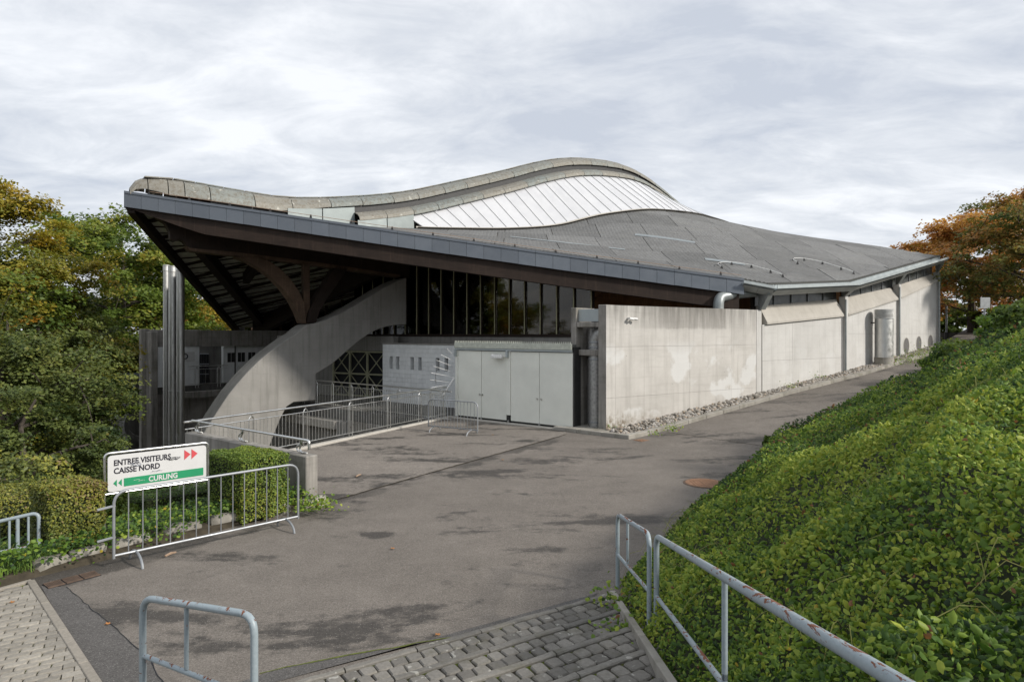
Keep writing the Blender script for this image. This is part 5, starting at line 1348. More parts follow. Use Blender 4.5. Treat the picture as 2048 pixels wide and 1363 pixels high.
# crowd barriers
def crowd_barrier(label, A, B, z=0.0, nb=14):
    th = thing('crowd_barrier', label, 'barrier', (A.x, A.y, z), 'galvanised crowd barriers'); d = (B-A); L = d.length; d.normalize(); nn = Vector((d.y, -d.x, 0))
    at = lambda s, h, o=0.0: Vector((A.x, A.y, z))+d*s+nn*o+Vector((0, 0, h))
    MB().tube(fillet([at(0, .14), at(0, 1.08), at(L, 1.08), at(L, .14)], .2, 7), .02, 10).build('frame', 'galvanised', th, smooth=True)
    MB().tube([at(.01, .18), at(L-.01, .18)], .017, 8).build('lower_rail', 'galvanised', th, smooth=True)
    bar = MB().tube([(0, 0, .18), (0, 0, 1.07)], .0085, 6).build('bar', 'galvanised', th); bar.location = at(L/(nb+1), 0)
    for k in range(2, nb+1):
        o = bpy.data.objects.new('bar', bar.data); link(o, th); o.location = at(L*k/(nb+1), 0)
    for s in (.28, L-.22):
        arc = [at(s, .175-.175*(math.sin(a)**1.6) if False else .175*math.cos(a), .31*math.sin(a)) for a in np.linspace(-math.pi/2, math.pi/2, 11)]
        MB().tube(arc, .019, 8).build('foot', 'galvanised', th, smooth=True)
    for h in (.86, .42):
        pc = MB().tube([at(-.2, h), at(.02, h+.02)], .018, 6).build('coupling_hook', 'galvanised', th)
    return th
crowd_barrier('galvanised crowd barrier standing before the direction sign and hedge', Vector((-5.6, 9.0, 0)), Vector((-3.66, 10.95, 0)))
bA = PZ(857, 861, 0.0); bB = PZ(938, 866, 0.0)
crowd_barrier('galvanised crowd barrier standing before the green grey doors', bA+Vector((0, 0, 0)), bA+(bB-bA).normalized()*0.01+Vector((1.72, -1.05, 0)), nb=14)

# painted tube railings by the steps
def painted_rail(label, runs, r=.026):
    th = thing('painted_railing', label, 'railing', tuple(runs[0][1][0]))
    for (nm, pts, fr, rad) in runs:
        MB().tube(fillet(pts, fr, 6) if fr else pts, rad, 12).build(nm, 'rail_paint', th, smooth=True)
    return th
v3 = Vector
p1b, p1t = v3((1.37, 8.3, -.05)), v3((1.37, 8.3, .96)); p2 = v3((1.46, 6.62, 1.215)); p2b = v3((1.46, 6.62, .1))
painted_rail('short pale blue tube railing at the foot of the ivy slope', [('frame', [p1b, p1t, p2+v3((-.03, .05, 0)), p2b+v3((-.03, .05, 0))], .14, .026), ('lower_rail', [p1t+v3((0, 0, -.52)), p2+v3((-.03, .05, -.6))], 0, .02),
    ('baluster', [p1t.lerp(p2, .33), p1t.lerp(p2, .33)+v3((0, 0, -.53))], 0, .017)])
q2 = p2+v3((.03, -.02, 0)); q4 = v3((1.21, 2.0, 2.21)); q5 = q4+(q4-q2)*.9
mid = q2.lerp(q4, .563)
painted_rail('long rust scarred pale blue handrail running up the ivy slope', [('frame', [q2+v3((0, 0, -1.1)), q2, q5, q5+v3((0, 0, -1.2))], .14, .029), ('lower_rail', [q2+v3((0, 0, -.62)), q4+v3((0, 0, -.72)), q5+v3((0, 0, -.72))], 0, .022),
    ('baluster', [mid, mid+v3((0, 0, -.64))], 0, .019), ('baluster', [mid+v3((0, 0, -.6)), mid+v3((0, 0, -1.2))], 0, .019)])
a0_, a1_ = v3((-3.0, 5.2, 1.16)), v3((-1.86, 4.62, 1.27))
painted_rail('rust flecked pale blue tube railing standing on the asphalt beside the steps', [('frame', [a0_+v3((0, 0, -1.16)), a0_, a1_, a1_+v3((0, 0, -1.27))], .14, .027), ('lower_rail', [a0_+v3((0, 0, -.47)), a1_+v3((0, 0, -.6))], 0, .02),
    ('baluster', [a0_.lerp(a1_, .42), a0_.lerp(a1_, .42)+v3((0, 0, -.50))], 0, .017)])
b0_, b1_ = P(78, 1024, 9.3), P(-90, 1062, 9.0); zb_ = -.25
g_ = [('frame', [v3((b0_.x, b0_.y, zb_)), b0_, b1_, v3((b1_.x, b1_.y, zb_))], .1, .026), ('lower_rail', [b0_+v3((0, 0, -.47)), b1_+v3((0, 0, -.4))], 0, .02)]
for f in (.13, .26, .36, .5): q = b0_.lerp(b1_, f); g_.append(('baluster', [q, v3((q.x, q.y, q.z-(.44 if f in (.13, .36) else .72)))], 0, .016 if f in (.13, .36) else .024))
painted_rail('pale blue tube railing among grass left of the clipped yellowing hedge', g_)

# ------------------------------------------------------------------ direction sign
SA = v3((-6.47, 10.2, 0)); SB = v3((-5.36, 11.25, 0)); sgd = (SB-SA); sgL = sgd.length; sgd.normalize(); sgn = v3((sgd.y, -sgd.x, 0))
sgn_t = thing('direction_sign', 'white direction sign on steel posts pointing visitors to the rink', 'sign', tuple(SA))
sz0, sz1 = .76, 1.37
at = lambda x, z, o=0.0: SA+sgd*x+sgn*o+v3((0, 0, z))
MB().tube(fillet([at(-.02, -.3), at(-.02, sz1+.02), at(sgL+.02, sz1+.02), at(sgL+.02, -.3)], .08, 5), .019, 10).build('post_frame', 'stainless', sgn_t, smooth=True)
MB().tube([at(-.02, sz0-.02), at(sgL+.02, sz0-.02)], .014, 8).build('cross_bar', 'stainless', sgn_t, smooth=True)
rrp = []
cr_ = .05
for (cx_, cz_, a0) in ((sgL-.02-cr_, sz1-.02-cr_, 0), (.02+cr_, sz1-.02-cr_, 90), (.02+cr_, sz0+.01+cr_, 180), (sgL-.02-cr_, sz0+.01+cr_, 270)):
    for k in range(5): a = R(a0+22.5*k); rrp.append(at(cx_+cr_*math.cos(a), cz_+cr_*math.sin(a)))
board = MB().prism(rrp, sgn*.02).build('board', 'sign_white', sgn_t)
f_ = .023
text_mesh('lettering', 'ENTREE VISITEURS', .128, 'sign_black', board, at(.10, 1.185, f_), sgd, (0, 0, 1), .0035, xscale=.80)
text_mesh('lettering', 'CAISSE NORD', .128, 'sign_black', board, at(.10, 1.055, f_), sgd, (0, 0, 1), .0035, xscale=.84)
MB().prism([at(.245, .835, f_), at(sgL-.07, .835, f_), at(sgL-.07, .965, f_), at(.245, .965, f_)], sgn*.003).build('green_band', 'sign_green', board)
text_mesh('lettering', 'CURLING', .118, 'sign_white', board, at(.60, .858, f_+.006), sgd, (0, 0, 1), .0035, xscale=.88)
def tri(x0, x1, z0, z1, mat):
    MB().prism([at(x0, z0, f_), at(x1, (z0+z1)/2, f_), at(x0, z1, f_)] if x1 > x0 else [at(x0, z1, f_), at(x1, (z0+z1)/2, f_), at(x0, z0, f_)], sgn*.003).build('arrow', mat, board)
tri(1.15, 1.25, 1.14, 1.31, 'sign_red'); tri(1.265, 1.365, 1.14, 1.31, 'sign_red'); tri(.145, .095, .85, .96, 'sign_green'); tri(.215, .165, .85, .96, 'sign_green')
rg = random.Random(3)
def scribble(x0, x1, z0, z1, n, mat, r):
    pts = []
    for k in range(n): pts.append(at(x0+(x1-x0)*((k*7) % n)/n*.5+(x1-x0)*k/n*.5+rg.uniform(-.02, .02), rg.uniform(z0, z1), f_+.005))
    MB().tube(fillet(pts, .02, 2), r, 3).build('graffiti', mat, board)
scribble(.86, 1.10, 1.15, 1.215, 34, 'sign_black', .0022); scribble(.32, .56, 1.13, 1.22, 12, 'scribble_grey', .0035); scribble(.40, .60, .86, .92, 10, 'sign_white', .0016); scribble(.62, .86, 1.0, 1.04, 12, 'scribble_grey', .0018); scribble(.95, 1.1, .93, .955, 7, 'sign_white', .002)

# entrance letters on the wing
def plate_sign(label, a, b, z0, z1, txt, size):
    d = (b-a).normalized(); nn = v3((d.y, -d.x, 0)); th = thing('entrance_sign', label, 'sign', (a.x, a.y, z0))
    bo = MB().prism([a+v3((0, 0, z0)), b+v3((0, 0, z0)), b+v3((0, 0, z1)), a+v3((0, 0, z1))], nn*.03).build('plate', 'sign_white', th)
    text_mesh('lettering', txt, size, 'sign_black', bo, a+d*.08+nn*.036+v3((0, 0, z0+(z1-z0)*.2)), d, (0, 0, 1), .008)
dd_ = (L1_-L0).normalized(); nn_w = v3((dd_.y, -dd_.x, 0)); s0_ = L0+dd_*.86+nn_w*.06
plate_sign('white plate lettered in black on the deck wall, half hidden by the flue pipes', s0_, s0_+dd_*1.75, 1.72, 2.25, 'ABCD', .5)
dd2 = (L3_-L1_).normalized(); s1_ = lw(506, 40.7)+v3((0, -.15, 0)); 
plate_sign('small white plate lettered in black on the dark parapet above the slit windows', s1_, s1_+dd2*.62, 2.62, 2.9, 'ABCD', .25)

# floodlight over the doors
fl_o = thing('flood_light', 'small white lamp mounted on the grey green door front', 'lamp', tuple(DLf+w*2.4+v3((0, 0, 2.4))))
c = DLf+w*2.62+nw*.1+v3((0, 0, 2.47))
MB().box(c-w*.62+v3((0, 0, -.09)), w*.5, nw*.16, (0, 0, .13)).build('lamp_body', 'lamp_white', fl_o, bevel=.02)
MB().tube([c-w*.14, c+w*.06], .02, 6).build('lamp_arm', 'lamp_white', fl_o)
for k in range(5): MB().box(c-w*(.58-.1*k)+v3((0, 0, .042)), w*.03, nw*.14, (0, 0, .03)).build('fin', 'lamp_white', fl_o)

# stainless flues and the ventilation tower
for i, (px, d, wid, ytop, lab) in enumerate(((332.5, 35.0, 11.5, 530, 'thin left stainless flue pipe rising beside the canopy'), (345.5, 34.2, 15.5, 532, 'middle stainless flue pipe of the three beside the canopy'), (361, 33.6, 15, 540, 'right stainless flue pipe with a small dent below the canopy'))):
    p = P(px, ytop, d); r = wid/FPX*d/2; th = thing('flue_pipe', lab, 'flue', (p.x, p.y, -3.6), 'stainless flues beside the canopy'); z = -3.6; k = 0
    joints = [-3.6, 2.05-1.9, p.z-.9 if False else 2.9, 5.2, p.z]
    joints = [-3.6, .25+.02*i, p.z]
    for a_, b_ in zip(joints[:-1], joints[1:]):
        MB().lathe((p.x, p.y, a_), [(r, 0), (r, b_-a_-.02)], 24).build('pipe_section', 'stainless_flue', th, smooth=True)
        MB().lathe((p.x, p.y, b_-.05), [(r+.004, 0), (r+.014, .01), (r+.014, .05), (r+.004, .06)], 24).build('pipe_collar', 'stainless_flue', th, smooth=True)
    if i < 2: MB().lathe((p.x, p.y, p.z-.35), [(r+.006, 0), (r+.02, .04), (r+.006, .08), (r+.02, .13), (r+.006, .17), (r+.02, .22), (r+.006, .26), (r+.02, .32)], 24).build('top_cowl', 'stainless_flue', th, smooth=True)
vb = PZ(1768, 735, gz(17.2, 30.2)); vb = v3((17.0, 29.4, 0)); k_ = (1768-1024)/FPX; vb = v3((k_*31.15, 31.15, 0)); vz = EYE-(735-HOR)/FPX*31.5
vt = thing('vent_tower', 'stainless ventilation cylinder with louvred top on a concrete base by the wall', 'ventilator', (vb.x, vb.y, vz)); vr = 33.5/FPX*31.5/2
H_ = (735-620)/FPX*31.5
MB().lathe((vb.x, vb.y, vz-.6), [(vr+.01, 0), (vr+.01, .6+.52)], 36).build('concrete_base', 'concrete_kerb', vt, smooth=True)
MB().lathe((vb.x, vb.y, vz+.525), [(vr-.01, 0), (vr-.01, H_-.525-.42)], 36).build('cylinder', 'stainless_vent', vt, smooth=True)
MB().lathe((vb.x, vb.y, vz+H_-.42), [(vr-.08, 0), (vr-.08, .40)], 30).build('inner_core', 'spiral_duct', vt, smooth=True)
for k in range(7):
    z = vz+H_-.41+k*.06; MB().lathe((vb.x, vb.y, z), [(vr-.06, .045), (vr+.035, 0), (vr+.035, .012), (vr-.06, .057)], 36).build('louvre', 'lamp_white', vt, smooth=False)
MB().lathe((vb.x, vb.y, vz+H_), [(vr+.02, 0), (vr+.02, .02), (.05, .03)], 36).build('top_plate', 'stainless', vt)
pw = v3((vb.x-.45, vb.y+.6, vz+H_-.5)); MB().tube([v3((vb.x-vr*.7, vb.y+.1, vz+H_-.62)), pw+v3((0, 0, -.12))], .03, 6).build('wall_tie', 'dark_metal', vt)

# ------------------------------------------------------------------ covers, grates, stones
mp = PZ(1410, 966, .0); mh = thing('manhole_cover', 'rusty round manhole cover in the asphalt below the ivy slope', 'manhole', (mp.x, mp.y, gz(mp.x, mp.y)))
zq = gz(mp.x, mp.y)
MB().lathe((mp.x, mp.y, zq-.05), [(.47, 0), (.47, .058), (.43, .060)], 40).build('rim', 'rust_dark', mh)
mhc = MB().lathe((mp.x, mp.y, zq-.05), [(.42, 0), (.42, .066), (.415, .068)], 40).build('cover', 'rust_iron', mh)
for i in range(-5, 6):
    for j in range(-5, 6):
        if i*i+j*j < 26: MB().box((mp.x+i*.07-.02, mp.y+j*.07-.02, zq+.0175), (.04, 0, 0), (0, .04, 0), (0, 0, .006)).build('stud', 'rust_iron', mhc)
g0_ = PZ(96, 1178, 0); g1_ = PZ(203, 1150, 0); gdv = (g1_-g0_); gl_ = gdv.length; gdv.normalize(); gnv = v3((-gdv.y, gdv.x, 0))
gr = thing('drain_grate', 'row of three rusty iron drain grates beside the planting bed', 'drain grate', (g0_.x, g0_.y, 0))
MB().box(g0_+v3((0, 0, -.05)), gdv*gl_, gnv*.24, (0, 0, .056)).build('pit_frame', 'black_void', gr)
for k in range(3):
    a_ = g0_+gdv*(gl_*k/3+.008); L = gl_/3-.016
    gp = MB().box(a_+v3((0, 0, .004))+gnv*.01, gdv*L, gnv*.02, (0, 0, .016)).build('grate', 'rust_dark', gr)
    MB().box(a_+v3((0, 0, .004))+gnv*.21, gdv*L, gnv*.02, (0, 0, .016)).build('grate_edge', 'rust_dark', gp)
    n = 9
    for j in range(n): MB().box(a_+gdv*(L*j/n)+v3((0, 0, .005))+gnv*.03, gdv*(L/n*.72), gnv*.18, (0, 0, .013)).build('slat', 'rust_dark', gp)
g2_ = PZ(1283, 884, .01); gr2 = thing('gully_cover', 'small rusty gully cover in front of the gravel kerb', 'drain cover', tuple(g2_))
gc = MB().box(g2_+v3((0, 0, -.02)), u*.62, -nu*.42, (0, 0, .03)).build('frame', 'rust_dark', gr2)
for j in range(6): MB().box(g2_+u*(.04+.095*j)-nu*.04+v3((0, 0, .011)), u*.06, -nu*.34, (0, 0, .012)).build('slat', 'rust_iron', gc)
# boulder kerb stones of the bed
kpts = [PZ(80, 1152, .0), PZ(150, 1130, .0), PZ(230, 1108, 0), PZ(330, 1080, 0), PZ(430, 1058, 0), PZ(520, 1040, 0), PZ(605, 1022, 0)]
def boulder(p, L, wd, h, ang, seed):
    rg = random.Random(seed); bm = bmesh.new(); bmesh.ops.create_cube(bm, size=1.0); bmesh.ops.subdivide_edges(bm, edges=bm.edges[:], cuts=2, use_grid_fill=True)
    for v in bm.verts:
        q = v.co.normalized()*.62; v.co = v.co.lerp(q, .38); v.co += v3((rg.gauss(0, .02), rg.gauss(0, .03), rg.gauss(0, .035)))
        v.co = v3((v.co.x*L, v.co.y*wd, v.co.z*h))
    me = bpy.data.meshes.new('kerb_boulder'); bm.to_mesh(me); bm.free(); me.materials.append(MAT['concrete_kerb'])
    for pl in me.polygons: pl.use_smooth = True
    o = link(bpy.data.objects.new('kerb_boulder', me)); o.location = p; o.rotation_euler = (0, 0, ang); return o
where = ['beside the drain grates, lowest of the row', 'below the clipped yellowing hedge', 'behind the left end of the crowd barrier', 'under the sign boards middle', 'under the right post of the sign', 'in front of the right clipped hedge', 'beside the parapet end']
for i, p in enumerate(kpts):
    q = kpts[i+1] if i < len(kpts)-1 else kpts[i]*2-kpts[i-1]; d = q-p; L = d.length*random.uniform(.62, .9) if i else .42
    c = p+d*.4+v3((-.12, .1, .05)); tag(boulder(c, L, .24, random.uniform(.22, .30), math.atan2(d.y, d.x), i), 'pale stone edging the planting bed, '+where[i], 'stone', 'stones edging the bed')
# fallen leaves, a stick and a twig
for i, (px, py, lab) in enumerate(((785, 1098, 'small orange fallen leaf on the open asphalt'), (875, 1271, 'orange fallen leaf on the patched strip above the steps'), (1005, 920, 'tiny orange leaf on the asphalt before the concrete wall'), (985, 870, 'rust coloured fallen leaf on the forecourt before the doors'), (215, 1249, 'red brown leaf in the asphalt joint near the path'), (24, 1210, 'yellow leaf on the paved path'))):
    p = PZ(px, py, .0); p.z = gz(p.x, p.y)+(.02 if i != 5 else .045); V = [p+v3((math.cos(a)*r, math.sin(a)*r, .006*math.sin(3*a))) for a, r in [(k*math.pi/5, (.034 if k % 2 == 0 else .018)) for k in range(10)]]
    me = MB().prism(V, (0, 0, .003)).build('fallen_leaf', 'leaf_litter', None); tag(me, lab, 'leaf', 'fallen leaves')
for (x0, y0, x1, y1, lab) in ((330, 1114, 352, 1106, 'short brown stick lying before the crowd barrier'), (712, 954, 722, 950, 'short pale stick lying on the forecourt')):
    a_, b_ = PZ(x0, y0, .02), PZ(x1, y1, .02); tag(MB().tube([a_+v3((0, 0, .02)), a_.lerp(b_, .5)+v3((0, .01, .03)), b_+v3((0, 0, .02))], [.016, .02, .012], 6).build('stick', 'copper_wire', None), lab, 'stick')

# ------------------------------------------------------------------ far right: road sign, red and white barrier, pole
def ground_r(px, d): p = P(px, 667, d); return v3((p.x, p.y, 0))
sp_ = ground_r(1969, 30); szb = EYE-(662-HOR)/FPX*30
rs = thing('road_sign', 'grey back of a square road sign on a post above the ivy slope', 'road sign', (sp_.x, sp_.y, szb-1))
MB().tube([v3((sp_.x, sp_.y, szb-1.2)), v3((sp_.x, sp_.y, EYE+1.6))], .04, 8).build('post', 'galvanised', rs)
MB().box(v3((sp_.x-.23, sp_.y-.06, EYE+(HOR-617)/FPX*30)), (.46, 0, 0), (0, .03, 0), (0, 0, .52)).build('plate', 'sign_back', rs, bevel=.008)
bp = ground_r(1961, 28); bz = EYE-(668-HOR)/FPX*28
rb2 = thing('barrier_gate', 'red and white striped barrier gate at the top of the ramp', 'barrier', (bp.x, bp.y, bz-.5))
MB().tube([v3((bp.x, bp.y, bz-.8)), v3((bp.x, bp.y, bz+.35))], .04, 8).build('post', 'white_paint', rb2)
for z in (.33, -.0):
    for k in range(3): MB().tube([v3((bp.x+.36*k, bp.y, bz+z)), v3((bp.x+.36*k+.355, bp.y, bz+z))], .03, 8).build('stripe', 'red_paint' if k == 1 else 'white_paint', rb2)
MB().tube([v3((bp.x+1.08, bp.y, bz-.8)), v3((bp.x+1.08, bp.y, bz+.35))], .04, 8).build('post', 'white_paint', rb2)
pp = ground_r(1893, 46); pl_o = thing('lamp_pole', 'slim grey pole standing behind the far end of the hall', 'pole', (pp.x, pp.y, 1.5))
MB().tube([v3((pp.x, pp.y, 1.5)), v3((pp.x, pp.y, EYE+2.0))], .07, 8).build('shaft', 'galvanised', pl_o); MB().tube([v3((pp.x, pp.y, 1.5)), v3((pp.x, pp.y, EYE+.1))], .11, 8).build('sleeve', 'dark_metal', pl_o)
lwall = MB().box(ground_r(1880, 47)+v3((0, 0, 1.0)), (3.2, .3, 0), (0, .4, 0), (0, 0, EYE+.1-1.0)).build('garden_wall', 'concrete_dark', None); tag(lwall, 'low dark wall behind the far corner of the hall', 'wall')
# house far behind the left trees
hp = ground_r(398, 95); hs = thing('house', 'distant house with a red tiled roof behind the left trees', 'house', (hp.x, hp.y, -3.6))
hx = 9.0
hb = MB().box(v3((hp.x-hx/2, hp.y, -3.6)), (hx, 0, 0), (0, 8, 0), (0, 0, 3.6+EYE+1.2)).build('wall', 'house_wall', hs)
zr_ = EYE+1.2
MB().add([v3((hp.x-hx/2-.5, hp.y-.5, zr_)), v3((hp.x+hx/2+.5, hp.y-.5, zr_)), v3((hp.x+hx/2+.5, hp.y+8.5, zr_)), v3((hp.x-hx/2-.5, hp.y+8.5, zr_)), v3((hp.x-hx/2+1, hp.y+4, zr_+2.6)), v3((hp.x+hx/2-1, hp.y+4, zr_+2.6))], [(0, 1, 5, 4), (1, 2, 5), (2, 3, 4, 5), (3, 0, 4), (3, 2, 1, 0)]).build('roof', 'tile_red', hs)
for k in range(4):
    wn_ = MB().box(v3((hp.x-3.2+1.9*k, hp.y-.06, EYE-.6)), (.9, 0, 0), (0, .08, 0), (0, 0, 1.2)).build('window', 'dark_metal', hs)
# ------------------------------------------------------------------ gravel along the facade
def gravel():
    C = []; 
    for i in range(len(WP)-1):
        A_, B_ = WP[i], WP[i+1]; a2, b2 = KP[i], KP[i+1]; L = (B_-A_).length
        n = int(L*150)
        for _ in range(n):
            f = random.random(); g_ = random.uniform(.02, .80); p = A_.lerp(B_, f).lerp(a2.lerp(b2, f), g_)
            if i > 1 and f > .35 and random.random() < .4: continue
            C.append((p.x, p.y, gz(p.x, p.y)+.05+random.uniform(0, .10)*(1-abs(g_-.35))))
    base = bmesh.new(); bmesh.ops.create_icosphere(base, subdivisions=1, radius=1.0); bv = np.array([v.co[:] for v in base.verts]); bf = np.array([[v.index for v in f.verts] for f in base.faces]); base.free()
    n = len(C); rg = np.random.default_rng(5); C = np.array(C); sc = rg.uniform(.035, .085, (n, 1))*rg.uniform(.6, 1.25, (n, 3)); sc[:, 2] *= .75
    a = rg.uniform(0, 6.28, n); V = bv[None]*(1+rg.normal(0, .12, (n, len(bv), 1)))*sc[:, None, :]; x = V[..., 0]*np.cos(a)[:, None]-V[..., 1]*np.sin(a)[:, None]; y = V[..., 0]*np.sin(a)[:, None]+V[..., 1]*np.cos(a)[:, None]
    V = np.stack([x, y, V[..., 2]], -1)+C[:, None, :]; m = len(bv); F = bf[None]+(np.arange(n)*m)[:, None, None]
    me = bpy.data.meshes.new('gravel'); me.from_pydata(V.reshape(-1, 3).tolist(), [], F.reshape(-1, 3).tolist()); me.update()
    at = me.attributes.new('tone', 'FLOAT', 'FACE'); at.data.foreach_set('value', np.repeat(rg.random(n), len(bf)).astype(np.float32)); me.materials.append(MAT['pebble'])
    return tag(link(bpy.data.objects.new('gravel', me)), 'strip of loose pale stones between kerb and concrete wall', 'gravel', kind='stuff')
gravel()
V = []; F = []
for i in range(len(WP)):
    for f in (0, .5, 1): p = WP[i].lerp(KP[i], f); V.append((p.x, p.y, gz(p.x, p.y)+.045))
F = [(3*i+j, 3*i+j+1, 3*i+j+4, 3*i+j+3)[::-1] for i in range(len(WP)-1) for j in range(2)]
tag(mesh('gravel_bed', V, F, 'soil'), kind='structure')

# ------------------------------------------------------------------ ivy and periwinkle on the hillside
def hill_leaves():
    rg = np.random.default_rng(11); Cs = []; Ns = []; Ss = []; Ts = []; near = []
    def clump(x, y): return .5+.25*math.sin(x*2.1+1.3*math.sin(y*1.7))+.25*math.sin(y*2.6+1.1*math.sin(x*1.9+2))
    pts = []
    # (x range, y range, density per m2, size)
    def region(x0, x1, y0, y1, dens, test):
        n = int((x1-x0)*(y1-y0)*dens); X = rg.uniform(x0, x1, n); Y = rg.uniform(y0, y1, n); return X, Y
    bands = [(1.0, 9.5, .4, 6.5, 2700, .041, 'fine'), (1.0, 12, 6.5, 12, 1700, .045, 'fine'), (2.4, 18, 12, 20, 420, .075, 'diamond'), (6, 28, 20, 32, 170, .115, 'diamond'), (16, 46, 32, 56, 40, .2, 'diamond')]
    res = []
    for (x0, x1, y0, y1, dens, size, shp) in bands:
        n = int((x1-x0)*(y1-y0)*dens); X = rg.uniform(x0, x1, n); Y = rg.uniform(y0, y1, n)
        inside = (X/np.maximum(Y, .1) < .95+.6/np.maximum(Y, .3)); X, Y = X[inside], Y[inside]
        # coarse lookup of hill height
        gx = np.arange(x0-.5, x1+.7, .25 if y1 < 22 else .5); gy = np.arange(y0-.5, y1+.7, .25 if y1 < 22 else .5)
        Z = np.empty((len(gx), len(gy))); D = np.empty_like(Z)
        for i, a in enumerate(gx):
            for j, b in enumerate(gy): D[i, j] = hill_raw(a, b)[0]; Z[i, j] = hz(a, b)
        st = gx[1]-gx[0]
        fi = (X-gx[0])/st; fj = (Y-gy[0])/st; i0 = fi.astype(int); j0 = fj.astype(int); a = fi-i0; b = fj-j0
        bil = lambda M_: M_[i0, j0]*(1-a)*(1-b)+M_[i0+1, j0]*a*(1-b)+M_[i0, j0+1]*(1-a)*b+M_[i0+1, j0+1]*a*b
        d = bil(D); z = bil(Z)
        cl = np.array([clump(p, q) for p, q in zip(X, Y)])
        edge = .0 - .10*cl*rg.random(len(X)) + .0
        keep = (d > edge) & (z < 4.7); X, Y, z, d, cl = X[keep], Y[keep], z[keep], d[keep], cl[keep]; n = len(X)
        h = rg.random(n)**1.2*(.05+.22*cl)*np.clip(.5+d, .5, 1.2) + .17*cl*np.clip(d*2, .2, 1)
        big = np.array([.5+.5*math.sin(p*3.7+2.2*math.sin(q*1.3+.5))*math.sin(q*3.1+1.6*math.sin(p*1.1)) for p, q in zip(X, Y)])
        h = h + .20*big*np.clip(d*1.5-.1, 0, 1); tone_b = big
        far = np.clip((Y-12)/20, 0, 1); h = h*(1+.25*far)
        C = np.stack([X, Y, z+h], 1)
        sl = np.array([-.35, -.45, .55]); Nn = sl[None]+rg.normal(0, .6, (n, 3)); Nn[:, 2] = np.abs(Nn[:, 2])
        S = size*np.clip(rg.lognormal(-.05, .34, n), .4, 2.0)
        patch = np.array([math.sin(p*.8+2*math.sin(q*.5))*math.sin(q*.9+.7) for p, q in zip(X, Y)])
        patch2 = np.array([math.sin(p*2.3+1.5*math.sin(q*1.6+1))*math.sin(q*2.0+.4*p) for p, q in zip(X, Y)])
        tone = .48+.17*patch+.12*patch2+.26*(big-.5)+.28*(rg.random(n)-.5)+rg.normal(0, .19, n)
        tone = tone+np.interp(Y, [0, 2.5, 4, 5, 8.2, 9.6, 14, 30], [-.14, -.12, .0, .10, .12, -.10, -.14, -.06])-.12*np.clip(X-3.2, 0, 1)*(Y < 5.5)
        rr_ = rg.random(n); tone = np.clip(tone, 0, .95); tone[rr_ > .988] = .975; tone[rr_ > np.where(Y > 9.3, .965, .994)] = 1.0
        res.append((C, Nn, S, tone, shp))
    for shp in ('fine', 'diamond'):
        q = [r_ for r_ in res if r_[4] == shp]
        o = leaf_mesh('ivy_ground_cover', np.concatenate([r_[0] for r_ in q]), np.concatenate([r_[1] for r_ in q]), np.concatenate([r_[2] for r_ in q]), np.concatenate([r_[3] for r_ in q]), 'leaf_ivy', None, 'fine' if shp == 'fine' else 'diamond', .54, .35, 'stuff', rg)
        tag(o, 'dense green ivy covering the near part of the slope' if shp == 'fine' else 'dense green ivy covering the far part of the slope', 'ivy')
    # thin yellow-green runners
    mb = MB()
    for k in range(260):
        x = rg.uniform(1.5, 7.5); y = rg.uniform(1.5, 11)
        if x/y > 1.0 or hill_raw(x, y)[0] < .15: continue
        a = rg.uniform(0, 6.28); L = rg.uniform(.25, .6); p = [];
        for i in range(5): q = i/4; xx, yy = x+math.cos(a)*L*q, y+math.sin(a)*L*q; p.append(v3((xx, yy, hz(xx, yy)+.20+.14*math.sin(q*3.1)+rg.uniform(-.02, .02))))
        mb.tube(p, .003, 3, False)
    o = mb.build('ivy_runners', 'runner', None); tag(o, 'thin pale runners arching over the ivy', 'ivy', kind='stuff')
plain('runner', (0.22, 0.22, 0.06), 0.7)
hill_leaves()

def tufts():
    rg = np.random.default_rng(77); V = []; F = []
    spots = [(3.0, 11.2), (3.9, 12.4), (5.0, 13.6), (4.6, 12.2), (1.75, 7.2), (1.6, 8.2), (2.2, 8.8), (5.8, 14.2), (6.8, 15.0), (4.3, 9.6), (2.9, 9.6), (1.5, 6.4), (7.5, 13.0), (8.6, 15.5), (6.2, 16.4), (5.6, 10.4), (3.3, 6.0)]
    for (x0, y0) in spots:
        for _ in range(int(rg.uniform(50, 130))):
            x, y = x0+rg.normal(0, .16), y0+rg.normal(0, .16); 
            if hill_raw(x, y)[0] < .45: continue
            z = hz(x, y)+.05; h = rg.uniform(.15, .36); a = rg.uniform(0, 6.28); dx, dy = math.cos(a)*.006, math.sin(a)*.006; lx, ly = rg.normal(0, .13, 2); k = len(V)
            V += [(x-dx, y-dy, z), (x+dx, y+dy, z), (x+lx*.4+dx*.8, y+ly*.4+dy*.8, z+h*.6), (x+lx*.4-dx*.8, y+ly*.4-dy*.8, z+h*.6), (x+lx, y+ly, z+h*.9)]; F += [(k, k+1, k+2, k+3), (k+3, k+2, k+4)]
    tag(mesh('grass_tufts', V, F, 'grass_pale'), 'pale grass tufts standing up out of the ivy slope', 'grass', kind='stuff')
plain('grass_pale', (0.22, 0.24, 0.07), 0.7, namt=.4)
tufts()
